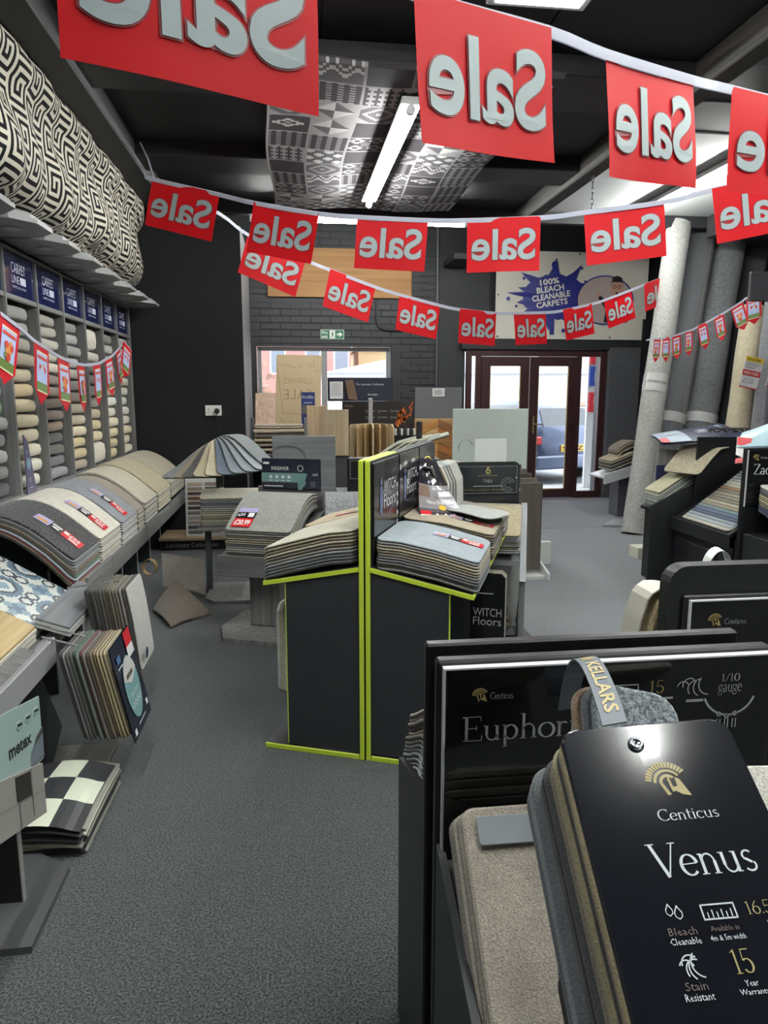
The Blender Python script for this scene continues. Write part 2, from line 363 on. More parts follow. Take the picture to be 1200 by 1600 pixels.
for r in range(29):
    z = 1.2+.0375+r*.075*1.25
    off = .14 if r % 2 else 0
    for c in range(14):
        x = -.42+off+c*.28
        if x+.13 > 2.15: continue
        if z < 2.24 and x < 1.58: continue
        if -.4 < x < 1.72 and 2.82 < z < 3.52: continue
        if cnt >= 300: continue
        M = Matrix.Translation((x, Y0, z)) @ Matrix.Diagonal((1.25*(1+random.uniform(-.01, .01)), 1+random.uniform(-.4, .3), 1.25, 1))
        if brick0 is None: brick0 = g.build('brick', BRK, wall_far); brick0.matrix_local = M
        else: share(brick0, 'brick', wall_far, M)
        cnt += 1
struct('wall_left', G().box(-2.3, -2.2, -3.2, 10.55, 0, 4.2), BLK)
struct('wall_right', G().box(6.3, 6.4, -3.2, 10.55, 0, 4.2), plain('2a2a2e', .7))
struct('wall_back', G().box(-2.3, 6.4, -3.3, -3.2, 0, 4.2), plain('c4c5c3', .7))
# black felt partition with a grey timber return
part = [(-2.2, 0), (-.5, 0), (-.5, 3.18), (-.52, 3.26), (-.58, 3.30), (-2.2, 3.30)]
FELT = carpet('1c1e22', '0e0f11', 300, .5, .6)
struct('wall_partition', G().prism(part, 'Y', 7.9, 7.94), FELT, 'tall black felt covered partition with rounded corner')
pr_ = struct('wall_return', G().box(-.53, -.5, 7.94, 9.35, 0, 3.26), wood('77787a', '4b4c4e', 'Z', 4), 'grey timber return of black partition')
struct('wall_partition_core', G().box(-2.2, -.535, 7.945, 9.35, 0, 3.24), BLK)
# grey carpet-lined wall beside the door, dark jamb
struct('wall_reveal', G().box(4.6, 5.06, 10.14, 10.3, 0, 2.2), carpet('5b5d62', '3a3b40', 240, .4, .4), 'grey carpet lined wall beside doors')
struct('trim_1', G().box(5.06, 5.2, 10.1, 10.3, 0, 2.6), BLK)
struct('trim_2', G().box(2.40, 5.2, 10.16, 10.3, 2.17, 2.30), plain('222327', .5), 'black beam over the glazed doors')
# ------------------------------------------------------------------ ceiling
ceil = struct('ceiling', G().box(-2.3, 6.4, -3.3, 8.2, 3.56, 3.62), BLK, 'black boarded ceiling')
struct('ceiling_far', G().box(-2.3, 6.4, 8.2, 10.55, 4.1, 4.2), BLK)
struct('trim_3', G().box(-2.3, 6.4, 8.12, 8.2, 3.42, 4.15), plain('2a2b2e', .5))
for (a, b) in ((-1.24, .2), (.2, 1.45), (1.45, 2.5)):
    for (c, d) in ((-3.2, -.6), (-.6, 1.8), (1.8, 4.5), (5.05, 6.3), (6.75, 8.12)):
        G().bbox(a+.006, b-.006, c+.006, d-.006, 3.548, 3.56, .004).build('panel', GLOSSBLK, ceil)
for (a, b) in ((2.7, 4.0), (4.0, 6.3)):
    for (c, d) in ((-3.2, -.6), (-.6, 1.8), (1.8, 4.5), (5.05, 5.6)):
        G().bbox(a+.006, b-.006, c+.006, d-.006, 3.548, 3.56, .004).build('panel', GLOSSBLK, ceil)
WHT = plain('cfd2d2', .6)
for (c, d) in ((5.62, 6.9), (6.9, 8.12)): G().bbox(2.7, 6.3, c+.003, d-.003, 3.54, 3.56, .004).build('white_panel', WHT, ceil)
BEAM = plain('2b2b2e', .6); BEAMW = wood('4a4744', '2a2826', 'Y', 5, .6)
for i, (a, b) in enumerate(((4.5, 5.05), (6.3, 6.75))):
    struct('beam', G().bbox(-1.24, 2.5, a, b, 3.43, 3.56, .008), plain('17171b', .5), 'black ceiling crossbeam')
struct('beam', G().bbox(-1.42, -1.2, -3.2, 8.12, 3.38, 3.56, .01), BEAM, 'black lengthwise beam over shelving')
struct('beam', G().bbox(-1.75, -1.425, -3.2, 8.12, 3.40, 3.56, .01), BEAM, 'black lengthwise beam against wall')
struct('beam', G().bbox(2.5, 2.58, -3.2, 8.12, 3.38, 3.56, .008), BEAMW, 'dark timber lengthwise beam')
struct('beam', G().bbox(2.585, 2.70, -3.2, 8.12, 3.42, 3.56, .008), BEAMW, 'dark timber lengthwise beam by white ceiling')
# dark bulkhead over the carpet rolls
struct('beam', G().bbox(4.75, 6.3, 6.2, 8.1, 3.30, 3.54, .01), BEAM, 'dark bulkhead above carpet rolls')
# patterned vinyl sheet pinned under the beams
PATS = []
def pat(fn, n=16): return [[fn((i+.5)/n*2-1, (j+.5)/n*2-1) for i in range(n)] for j in range(n)]
PATS.append(pat(lambda x, y: 0))
PATS.append(pat(lambda x, y: 2 if (int((x+y+4)*2) % 2) ^ (int((x-y+4)*2) % 2) else 0))
PATS.append(pat(lambda x, y: 2 if .55 < abs(x)+abs(y) < .8 or abs(x)+abs(y) < .25 or abs(x)+abs(y) > 1.35 else 1))
PATS.append(pat(lambda x, y: 3 if abs(y-.35*math.sin(x*math.pi*2)) < .16 or abs(y+.6-.35*math.sin(x*math.pi*2)) < .1 else 1))
PATS.append(pat(lambda x, y: 2 if math.hypot(abs(x)-.5, abs(y)-.5) < .33 and math.hypot(abs(x)-.5, abs(y)-.5) > .16 else (1 if math.hypot(x, y) < .3 else 0)))
PATS.append(pat(lambda x, y: 3 if (abs(x)+abs(y)*1.6 < .8 and abs(x)+abs(y)*1.6 > .45) else (2 if abs(x)+abs(y)*1.6 < .2 else 0)))
PATS.append(pat(lambda x, y: 3 if (math.sin(x*6.28)*math.sin(y*6.28) > .25) else 1))
PATS.append(pat(lambda x, y: 2 if (int((x+1)*4) % 2 == 0 and int((y+1)*8) % 2) else 0))
PATS.append(pat(lambda x, y: 3 if (x*y > 0 and abs(x)+abs(y) < 1) else (1 if abs(x)+abs(y) < 1 else 2)))
g = G(); NX, NY = 6, 11
def vinyl(u, v):
    x = -.14+u*1.76; y = 4.35+v*3.25
    return Vector((x+.02*math.sin(v*9), y, 3.375+.015*math.sin(v*6.3)*math.cos(u*3)+.012*math.sin(u*11+v*3)+(.02 if v < .01 else 0)))
rng = random.Random(3)
for a in range(NX):
    for b in range(NY):
        p = PATS[rng.randrange(len(PATS))]; n = 16
        for j in range(n):
            for i in range(n):
                mi = p[j][i]
                if i == 0 or j == 0: mi = 2
                u0 = (a+i/n)/NX; u1 = (a+(i+1)/n)/NX; v0 = (b+j/n)/NY; v1 = (b+(j+1)/n)/NY
                g.face([vinyl(u0, v0), vinyl(u0, v1), vinyl(u1, v1), vinyl(u1, v0)], mi)
vin = g.build('vinyl_sheet', [plain('454246', .75, spec=.15), plain('625f63', .75, spec=.15), plain('9a989a', .75, spec=.15), plain('c0bfbf', .75, spec=.15)])
tag(vin, 'patchwork tile print vinyl sheet pinned to the black ceiling', 'vinyl sheet')
# ------------------------------------------------------------------ lamps
TUBEM = emit('fluorescent_tube_glow', 'fbfdf8', TUBE)
WHITEM = plain('d9dcdd', .4)
def tube_light(label, a, b, hang=True, w=.06):
    a = Vector(a); b = Vector(b); d = (b-a).normalized(); T = thing('fluorescent_light', label, 'light', tuple((a+b)/2), 0, 'fluorescent tube lights')
    s = d.cross(Vector((0, 0, 1))).normalized(); M = Matrix((( *[0]*4,),)*4) if False else None
    g = G()
    for p, q in ((a, b),):
        vs = []
        for e in (p, q):
            for (ss, zz) in ((-w/2, .075), (w/2, .075), (w/2+.01, .03), (-w/2-.01, .03)): vs.append(e+s*ss+Vector((0, 0, zz)))
        g.raw(vs, [(0, 1, 2, 3), (7, 6, 5, 4), (0, 4, 5, 1), (1, 5, 6, 2), (2, 6, 7, 3), (3, 7, 4, 0)])
    g.build('housing', WHITEM, T, world=True)
    G().tube([a+d*.03, b-d*.03], .021, 12).build('tube', TUBEM, T, world=True, smooth=False)
    for e, k in ((a, 1), (b, -1)): G().tube([e+Vector((0, 0, .0)), e+d*k*.035], .028, 12).build('end_cap', WHITEM, T, world=True)
    return T
tube_light('fluorescent tube fixed on the patterned vinyl ceiling', (.767, 4.72, 3.28), (.748, 7.05, 3.28), w=.11)
tube_light('fluorescent tube running along the far wall above the window', (-.41, 8.24, 3.398), (1.98, 8.24, 3.398))
tube_light('fluorescent tube on the white ceiling panel by carpet rolls', (3.78, 5.95, 3.44), (3.78, 8.05, 3.44), w=.12)
tube_light('fluorescent tube on black ceiling above the foreground stands', (1.0, .74, 3.46), (1.0, 3.1, 3.46))
tube_light('fluorescent tube on black ceiling by the near shelving', (-.7, .6, 3.46), (-.7, 3.0, 3.46))
tube_light('fluorescent tube at the back of the shop', (2.4, -2.9, 3.46), (2.4, -.5, 3.46))
tube_light('fluorescent tube over the black stands by rolls', (3.6, 1.6, 3.46), (3.6, 4.0, 3.46))
tube_light('added unseen tube brightening the shelving, over the aisle behind the big black foreground stand', (2.2, .3, 3.46), (2.2, 2.7, 3.46))  # extra tube out of view, added to lift the dark folded carpets
T = thing('ceiling_panel_light', 'flat white ceiling panel light above the sale flags', 'light', (1.28, 3.6, 3.5))
G().bbox(1.02, 1.54, 3.2, 3.93, 3.5, 3.548, .006).build('housing', WHITEM, T, world=True)
G().box(1.06, 1.50, 3.24, 3.89, 3.494, 3.5).build('diffuser', emit('panel_glow', 'f4f8ff', 6.), T, world=True)
# ------------------------------------------------------------------ window
def slabs(g, x0, x1, z0, z1, w, y0, y1):
    g.bbox(x0, x0+w, y0, y1, z0, z1, .004); g.bbox(x1-w, x1, y0, y1, z0, z1, .004); g.bbox(x0+w, x1-w, y0, y1, z1-w, z1, .004); g.bbox(x0+w, x1-w, y0, y1, z0, z0+w, .004)
FR = plain('8d8f92', .4)
g = G(); slabs(g, -.47, 1.41, .96, 2.19, .055, 10.42, 10.48); win = struct('window_1', g, FR, 'wide two light shop window')
G().bbox(.425, .505, 10.42, 10.48, 1.015, 2.135, .004).build('mullion', FR, win)
GL = glass()
for a, b in ((-.415, .425), (.505, 1.355)): G().box(a, b, 10.447, 10.453, 1.015, 2.135).build('pane', GL, win)
G().bbox(-.6, 1.5, 9.95, 10.42, .90, .96, .006).build('window_sill', plain('2a2b2d', .5), win)
# ------------------------------------------------------------------ glazed double door
DR = plain('3b2022', .35)
g = G()
for b in ((2.48, 2.56, 0, 2.15), (4.48, 4.58, 0, 2.15), (2.56, 4.48, 2.07, 2.15), (2.62, 2.70, 0, 2.07), (4.135, 4.20, 0, 2.07)): g.bbox(b[0], b[1], 10.2, 10.27, b[2], b[3], .005)
g.bbox(2.56, 2.62, 10.2, 10.27, 0, .12, .004); g.bbox(4.2, 4.48, 10.2, 10.27, 0, .10, .004)
door = struct('door_1', g, DR, 'dark red framed glazed double doors')
for x0, x1 in ((2.70, 3.41), (3.42, 4.13)):
    g = G(); slabs(g, x0+.002, x1-.002, .01, 2.065, .125, 10.19, 10.25); lf = g.build('door_leaf', DR, door)
    G().box(x0+.127, x1-.127, 10.217, 10.223, .135, 1.94).build('pane', GL, lf)
    g = G(); w = .012
    for b in ((x0+.127, x0+.127+w, .135, 1.94), (x1-.127-w, x1-.127, .135, 1.94), (x0+.127, x1-.127, .135, .135+w), (x0+.127, x1-.127, 1.94-w, 1.94)): g.box(b[0], b[1], 10.2, 10.216, b[2], b[3])
    g.build('glazing_bead', plain('b9a878', .4), lf)
g = G(); g.bbox(3.475, 3.505, 10.175, 10.19, .96, 1.22, .004); g.tube([(3.49, 10.18, 1.10), (3.49, 10.13, 1.10), (3.62, 10.13, 1.10)], .010, 8); g.build('door_handle', plain('c8b58c', .25, .8), door)
for x, z in ((4.08, 1.05), (4.09, .16), (3.44, 2.0)): G().bbox(x-.02, x+.02, 10.175, 10.19, z-.03, z+.03, .004).build('hinge', plain('2a1a1b', .3), door)
for x0, x1, z0 in ((2.56, 2.62, .12), (4.2, 4.48, .10)): G().box(x0, x1, 10.23, 10.236, z0, 2.07).build('pane', GL, door)
# ------------------------------------------------------------------ things fixed on the far wall
tag(G().bbox(-.30, 1.69, 10.25, 10.28, 2.85, 3.50, .004).build('wall_board', wood('b0824f', '96693a', 'X', 2, .6)), 'bare tan timber board fixed above the window', 'board')
T = thing('exit_sign', 'green fire exit sign with arrow above the window', 'sign', (.575, 10.28, 2.35))
G().bbox(.41, .74, 10.272, 10.285, 2.29, 2.42, .003).build('plate', plain('e8efe9', .4), T, world=True)
fn = plane_fn((.41, 10.272, 2.29), (1, 0, 0), (0, 0, 1)); g = G(); rect(g, fn, .006, .324, .006, .124, 0); g.build('panel', plain('1f6b4a', .4), T, world=True)
fn = plane_fn((.41, 10.272, 2.29), (1, 0, 0), (0, 0, 1), .0026); g = G()
letters(g, 'Fire', fn, .02, .10, .07, .11, bold=.02); letters(g, 'exit', fn, .02, .10, .015, .055, bold=.02)
rect(g, fn, .13, .205, .012, .118); rect(g, fn, .225, .27, .056, .074); g.face([fn(.262, .03), fn(.31, .065), fn(.262, .10)])
fn2 = plane_fn((.41, 10.272, 2.29), (1, 0, 0), (0, 0, 1), .0038)
g.build('lettering', plain('e8efe9', .4), T, world=True)
g = G(); ring(g, fn2, .172, .10, 0, .009, n=8); g.face([fn2(.155, .09), fn2(.185, .085), fn2(.178, .05), fn2(.158, .05)]); g.face([fn2(.16, .052), fn2(.172, .052), fn2(.152, .018), fn2(.142, .02)]); g.face([fn2(.168, .052), fn2(.18, .052), fn2(.196, .03), fn2(.19, .024)])
g.build('running_figure', plain('1f6b4a', .4), T, world=True)
# banner
T = thing('banner', 'white wall banner reading 100% bleach cleanable carpets above doors', 'banner', (3.98, 10.14, 2.3))
def bn(u, v, o=0.): return Vector((2.87+u, 10.15-o+.008*math.sin(u*5), 2.31+v))
g = G(); N = 24
for i in range(N):
    a = 2.24*i/N; b = 2.24*(i+1)/N
    vs = [bn(a, 0), bn(b, 0), bn(b, 1.2), bn(a, 1.2), bn(a, 0, -.004), bn(b, 0, -.004), bn(b, 1.2, -.004), bn(a, 1.2, -.004)]
    g.raw(vs, [(0, 1, 2, 3), (7, 6, 5, 4), (0, 4, 5, 1), (3, 2, 6, 7)])
g.build('cloth', plain('dcd9cd', .5), T, world=True)
NAVY = plain('2a2f86', .4)
g = G(); f1 = lambda a, b: bn(a, b, .012)
spl = []; rs = random.Random(5)
for k in range(56):
    a = 2*math.pi*k/56; c = math.cos(a); s_ = math.sin(a)
    rr = 1+ (0.55 if k in (2, 9, 14, 21, 27, 34, 41, 47) else (.25 if k % 5 == 0 else .06*rs.random()))
    spl.append((.86+.46*c*rr, .58+.30*s_*rr*(1.15 if k in (9, 14) else 1)))
for k in range(56): g.face([f1(.86, .58), f1(*spl[k]), f1(*spl[(k+1) % 56])])
for (x, y, r) in ((.18, .55, .03), (.40, .83, .022), (.52, 1.0, .018), (1.24, .98, .02), (.84, 1.02, .05), (1.0, .12, .03), (.62, .18, .02), (1.3, .8, .018), (.3, .45, .02)): ring(g, f1, x, y, 0, r, n=10)
rect(g, f1, .795, .86, .06, .35)
g.build('blue_splash', NAVY, T, world=True)
f2 = lambda a, b: bn(a, b, .016); g = G()
def tilt(a, b): return f2(.84+(a-.84)*math.cos(.16)-(b-.6)*math.sin(.16), .6+(a-.84)*math.sin(.16)+(b-.6)*math.cos(.16))
for s_, y, w in (('100%', .80, .28), ('BLEACH', .70, .40), ('CLEANABLE', .60, .56), ('CARPETS', .50, .46)): letters(g, s_, tilt, .80-w/2, .80+w/2, y-.042, y+.042, bold=.03, res=2)
g.build('lettering', plain('eceadf', .4), T, world=True)
g = G()
def oval(a, b): return f2(1.60+a*1.4, .55+b*1.12)
ring(g, oval, 0, 0, 0, .30, n=36); pic = g.build('oval_picture', plain('b9a9a4', .5), T, world=True)
g = G(); f3 = lambda a, b: bn(a, b, .02)
def oval3(a, b): return f3(1.60+a*1.4, .55+b*1.12)
ring(g, oval3, 0, 0, .29, .305, n=36); g.build('oval_rim', NAVY, T, world=True)
g = G(); f4 = lambda a, b: bn(a, b, .022)
def blob(pts, mi): g.face([f4(*p) for p in pts], mi)
blob([(1.60, .24), (1.95, .24), (1.93, .48), (1.86, .60), (1.72, .62), (1.66, .52), (1.52, .62), (1.50, .58), (1.62, .42)], 0)
f4 = lambda a, b: bn(a, b, .024); ring(g, lambda a, b: f4(1.77+a, .72+b*1.25), 0, 0, 0, .095, n=16, mi=1)
f4 = lambda a, b: bn(a, b, .026); g.face([f4(1.675, .74), f4(1.70, .86), f4(1.77, .89), f4(1.84, .86), f4(1.865, .74), f4(1.84, .80), f4(1.70, .80)], 2)
for x in (1.735, 1.805): ring(g, f4, x, .735, .018, .026, n=12, mi=2)
ring(g, f4, 1.77, .645, 0, .02, n=10, mi=2); rect(g, f4, 1.48, 1.53, .60, .65, 1)
g.build('boy_print', [plain('1d1d22', .5), plain('c79d88', .5), plain('241c1a', .5)], T, world=True)
for x, y in ((.03, .6), (1.2, 1.17), (2.2, .6), (2.21, .03), (1.7, .03), (.03, .03)): g = G(); ring(g, f4, x, y, 0, .014, n=8); g.build('eyelet', plain('2b2b2b', .3), T, world=True)
# conduits
tag(G().tube([(2.06, 10.27, 1.0), (2.06, 10.27, 3.6), (2.06, 10.27, 4.05)], .016, 8).build('conduit_pipe', plain('54565a', .4)), 'grey vertical conduit on the black brick pier', 'pipe')
tag(G().tube([(1.2, 10.27, 2.82), (1.2, 10.27, 2.55), (1.23, 10.27, 2.47), (1.3, 10.27, 2.43), (1.56, 10.27, 2.42)], .022, 8).build('wall_pipe', plain('303236', .45)), 'black pipe bending under the tan board', 'pipe')
g = G(); 
for a, b in (((2.16, 10.2, 3.2), (2.6, 9.7, 3.75)),): g.tube([a, b], .03, 6)
tag(G().bbox(2.14, 2.5, 9.6, 10.28, 3.28, 3.36, .006).build('wall_bracket', plain('26272a', .5)), 'black steel bracket ledge beside the banner', 'bracket')
# socket on the partition
T = thing('power_socket', 'white double power socket on black partition', 'socket', (-.835, 7.89, 1.36))
G().bbox(-.92, -.75, 7.885, 7.9, 1.31, 1.42, .004).build('faceplate', plain('e6e7e6', .4), T, world=True)
for x in (-.885, -.81):
    g = G(); g.box(x-.004, x+.004, 7.883, 7.886, 1.37, 1.385); g.box(x-.014, x-.006, 7.883, 7.886, 1.345, 1.352); g.box(x+.006, x+.014, 7.883, 7.886, 1.345, 1.352)
    g.build('pin_holes', plain('2b2b2b', .6), T, world=True)
T = thing('power_plug', 'black plug with lead in the white wall socket', 'plug', (-.795, 7.86, 1.36))
G().tube([(-.795, 7.884, 1.36), (-.795, 7.845, 1.36)], [.03, .022], 10).build('plug_body', plain('17171a', .5), T, world=True)
G().tube([(-.795, 7.85, 1.34), (-.79, 7.85, 1.22), (-.775, 7.86, 1.08), (-.77, 7.87, .9), (-.76, 7.88, .6)], .004, 6).build('cable', plain('17171a', .5), T, world=True)
# ================================================================== the street outside
struct('ground_street', G().box(-25, 60, 10.56, 90, -.12, -.06), plain('8d9196', .8), 'grey asphalt street')
struct('pavement', G().box(-25, 60, 10.56, 12.0, -.06, -.03), plain('a5a6a5', .8), 'pale pavement outside')
def building(name, label, x0, x1, y0, y1, h, mat, wins, gable=0, roofm=None):
    T = thing(name, label, 'building', ((x0+x1)/2, y0, -.06))
    G().box(x0, x1, y0, y1, -.06, h).build('wall', mat, T, world=True)
    if gable:
        g = G(); xm = (x0+x1)/2; g.prism([(x0-.2, h), (x1+.2, h), (xm, h+gable)], 'Y', y0-.2, y1); g.build('roof', roofm, T, world=True)
    for (a, b, c, d) in wins:
        f = G().box(a, b, y0-.06, y0, c, d).build('window_frame', plain('e8e8e8', .5), T, world=True)
        G().box(a+.08, b-.08, y0-.08, y0-.06, c+.08, d-.08).build('pane', plain('6c7480', .2), f, world=False) if False else G().box(a+.08, b-.08, y0-.09, y0-.06, c+.08, d-.08).build('pane', plain('6c7480', .2), T, world=True)
    return T
RB = plain('a8776f', .8)
wins = [(x, x+.9, z, z+1.5) for x in (-5.2, -3.2, -1.2, .8, 2.4) for z in (2.6, 5.4)]
building('brick_building', 'red brick building with white windows across street', -9, 3.4, 42, 50, 8.0, RB, wins)
building('stone_gable_building', 'pale stone gabled building behind the white shed', 4.2, 7.2, 46, 52, 4.2, plain('b8a27a', .8), [(5.1, 6.2, 1.4, 3.4)], 2.6, plain('a58e68', .8))
building('white_shed', 'low white roofed shed seen through window', 1.2, 10.5, 24, 30, 2.2, plain('c8cccf', .7), [], 1.0, plain('dfe4e8', .6))
building('grey_house', 'grey rendered house seen through the doors', 12.5, 19, 30, 36, 3.4, plain('b5b0aa', .8), [(14, 15.2, 1.2, 2.5), (16.4, 17.6, 1.2, 2.5)], 2.0, plain('6c6a6c', .8))
building('terracotta_house', 'orange brick house beyond the street wall', 20, 25, 28, 34, 4.5, plain('a86a4c', .8), [(21.0, 22.2, 2.2, 3.5)], 1.5, plain('6a5a58', .8))
# bare winter hedge and trees
def shrub(name, label, x, y, h, r, col, n=260, seed=1):
    T = thing(name, label, 'tree', (x, y, -.06)); rs = random.Random(seed)
    G().tube([(x, y, -.06), (x+.05, y, h*.5), (x, y, h*.9)], [.12*r, .08*r, .02], 7).build('trunk', plain('5c4a3c', .8), T, world=True)
    g = G()
    for k in range(n):
        a = rs.uniform(0, 6.28); b = rs.uniform(-1, 1); q = r*rs.random()**.4; c = math.sqrt(1-b*b)
        p = Vector((x+q*c*math.cos(a), y+q*c*math.sin(a), h*.62+q*b*h*.42/r)); d = Vector((rs.uniform(-1, 1), rs.uniform(-1, 1), rs.uniform(-.2, 1))).normalized()*.22*r; e = Vector((rs.uniform(-1, 1), rs.uniform(-1, 1), rs.uniform(-1, 1))).normalized()*.07*r
        g.face([p, p+d*.6+e, p+d, p+d*.5-e])
    g.build('foliage', plain(col, .8), T, world=True, kind='stuff')
shrub('bare_tree', 'brown leafless bush at the window edge', -1.6, 20, 2.6, 1.1, '8d6f5c', 300, 2)
shrub('bare_tree', 'brown winter tree behind the white shed roof', 11.2, 42, 6.8, 3.2, '9a8262', 420, 3)
shrub('conifer', 'dark green clipped conifer behind the street wall', 15.3, 27.5, 2.7, .9, '3f5238', 300, 4)
# street wall with sign
T = thing('street_wall', 'low orange brick wall across the street', 'wall', (12, 22, -.06))
G().box(6.5, 20, 22, 22.3, -.06, 1.15).build('wall_body', plain('b07a5c', .8), T, world=True)
G().box(6.4, 20.1, 21.95, 22.35, 1.15, 1.27).build('coping', plain('9a8a7c', .8), T, world=True)
T = thing('street_sign', 'white shop sign with green roundel on the street wall', 'sign', (9.2, 21.9, .6))
G().bbox(8.0, 10.6, 21.85, 21.93, .62, 1.12, .01).build('board', plain('e4e6e6', .5), T, world=True)
fn = plane_fn((8.0, 21.85, .62), (1, 0, 0), (0, 0, 1), .004); g = G(); ring(g, fn, .28, .25, 0, .2, n=18); g.build('roundel', plain('2f8a6a', .5), T, world=True)
g = G(); letters(g, 'JON SPENCER', fn, .6, 2.5, .12, .38, bold=.03); g.build('lettering', plain('22252a', .5), T, world=True)
# totem of product signs just outside the side light
T = thing('sign_totem', 'stack of red and blue product signs outside the door', 'sign', (5.35, 11.5, -.03))
G().bbox(4.86, 6.1, 11.52, 11.58, -.03, 2.6, .006).build('frame', plain('d7d9da', .5), T, world=True)
for s_, z, c in (('CARPETS', 2.02, 'cf2f38'), ('LAMINATE', 1.66, '2a4aa0'), ('UNDERLAY', 1.24, 'd0353d')):
    b = G().bbox(4.88, 6.08, 11.49, 11.52, z, z+.32, .004).build('sign_board', plain(c, .4), T, world=True)
    fn = plane_fn((4.88, 11.49, z), (1, 0, 0), (0, 0, 1), .003); g = G(); letters(g, s_, fn, .08, 1.12, .08, .24, bold=.02); g.build('lettering', plain('f2f2f2', .5), T, world=True)
# ------------------------------------------------------------------ parked cars
def car(label, loc, rz, body, plate):
    T = thing('car', label, 'car', loc, rz)
    paint = plain(body, .22, .3, .6)
    # loft of cross sections along the length: (y, half width, z bottom, z belt, z roof, half roof)
    S = [(0, .74, .42, .78, .80, .66), (.06, .84, .30, .92, 1.0, .70), (.35, .88, .25, .95, 1.36, .62), (.8, .89, .22, .96, 1.50, .60), (1.6, .90, .22, .95, 1.52, .60), (2.3, .90, .22, .93, 1.42, .58), (2.95, .89, .22, .92, 1.02, .66), (3.5, .86, .22, .86, .90, .66), (3.95, .80, .25, .74, .78, .60), (4.1, .66, .36, .6, .64, .5)]
    g = G(); vs = []; n = 12
    for y, hw, z0, zb, zr, hr in S:
        half = [(0, z0), (hw*.8, z0), (hw, z0+.12), (hw, zb-.06), (hw*.96, zb), (hr, zr-.05), (hr*.8, zr)]
        for x, z in half[1:]: vs.append((x, y, z))
        for x, z in half[:0:-1]: vs.append((-x, y, z))
    fs = []
    for i in range(len(S)-1):
        for k in range(n): fs.append((i*n+k, i*n+(k+1) % n, (i+1)*n+(k+1) % n, (i+1)*n+k))
    fs += [tuple(range(n-1, -1, -1)), tuple(range((len(S)-1)*n, len(S)*n))]
    g.raw(vs, fs); g.build('body', paint, T, smooth=True)
    gl = plain('2c3640', .08, 0, .5)
    G().raw([(-.60, .10, 1.0), (.60, .10, 1.0), (.52, .34, 1.33), (-.52, .34, 1.33), ], [(0, 1, 2, 3)]).build('rear_window', gl, T).location = (0, -.03, .01)
    G().raw([(-.55, 2.92, 1.03), (.55, 2.92, 1.03), (.50, 2.36, 1.38), (-.50, 2.36, 1.38)], [(3, 2, 1, 0)]).build('windscreen', gl, T).location = (0, .03, .02)
    for s_ in (-1, 1):
        G().raw([(s_*.88, .5, .98), (s_*.885, 2.7, .97), (s_*.64, 2.2, 1.36), (s_*.65, .75, 1.40)], [(0, 1, 2, 3), (3, 2, 1, 0)]).build('side_window', gl, T).location = (s_*.015, 0, 0)
        G().bbox(s_*.78-.09, s_*.78+.09, -.02, .10, .72, .86, .02).build('tail_light', plain('c23038', .2), T)
        for y in (.75, 3.3):
            w = G().tube([(s_*.93, y, .31), (s_*.72, y, .31)], .31, 20).build('wheel', plain('1a1a1c', .7), T)
            G().tube([(s_*.94, y, .31), (s_*.90, y, .31)], .19, 14).build('hub', plain('a5a8ab', .3, .6), w)
    G().bbox(-.82, .82, -.05, .06, .28, .52, .03).build('bumper', paint, T)
    pl = G().bbox(-.27, .27, -.025, .0, .58, .70, .004).build('number_plate', plain('e8b94a', .4), T)
    g = G(); fn = plane_fn((-.27, -.025, .58), (1, 0, 0), (0, 0, 1), .003); letters(g, plate, fn, .03, .51, .02, .10, bold=.02); g.build('lettering', plain('1b1b1b', .5), pl)
    return T
car('silver blue hatchback parked right outside the glazed doors', (4.95, 12.3, -.06), 20, '4f5c78', 'S OZ')
car('pale blue car parked beyond the window', (-2.6, 15.4, -.06), -78, 'a8bdd6', 'YK')
# ================================================================== left: patterned drape and carpet shelving
KW, KH = 8, 10
key = [[0]*KW for _ in range(KH)]
def kline(x0, y0, x1, y1):
    for x in range(min(x0, x1), max(x0, x1)+1):
        for y in range(min(y0, y1), max(y0, y1)+1): key[y % KH][x % KW] = 1
for s_ in (((0, 9), (0, 0)), ((0, 0), (6, 0)), ((6, 0), (6, 6)), ((6, 6), (2, 6)), ((2, 6), (2, 2)), ((2, 2), (4, 2)), ((4, 2), (4, 4)), ((0, 8), (7, 8))): kline(*s_[0], *s_[1])
prof = []
for seg in (((-1.50, 3.40), (-1.36, 3.42), (-1.34, 3.28), (-1.43, 3.20)), ((-1.43, 3.20), (-1.50, 3.05), (-1.30, 2.80), (-1.50, 2.66)), ((-1.50, 2.66), (-1.66, 2.60), (-1.58, 2.56), (-1.62, 2.47))):
    q = bez(seg, 16); prof += q if not prof else q[1:]
CEL = .0235
NV = int(resample(prof, 4)[1]/CEL); PV, _ = resample(prof, NV); NU = int((7.86-3.0)/CEL)
g = G(); vs = []
for i in range(NU+1):
    y = 7.86-i*CEL; e = max(0, 1-i*CEL/.5)
    for j in range(NV+1):
        t = j/NV; p = PV[j]
        wv = .018*math.sin(y*7+t*5)+.014*math.sin(y*13.7-t*9)+.022*math.sin(y*3.1+t*3)*t
        sag = .03*math.sin(y*2.3)*t + .02*math.sin(y*5.2+1)*t
        vs.append((p.x+wv*(.4+t)-.13*e*e*(.3+t), y+.02*math.sin(t*9)*e, p.y+sag*.6-.10*e*e*t*(1-t)*2))
fs = []; ms = []
for i in range(NU):
    for j in range(NV):
        a = i*(NV+1)+j; fs.append((a, a+1, a+NV+2, a+NV+1)); col_i = i // KW
        sh = (col_i % 2)*5
        ms.append(key[(j+sh) % KH][i % KW])
g.v = [Vector(v) for v in vs]; g.f = fs; g.m = ms
tag(g.build('patterned_drape', [plain('0e0f11', .85, spec=.2), plain('bcb7a9', .8)], smooth=True), 'black and cream greek key cloth draped above the shelving', 'fabric')
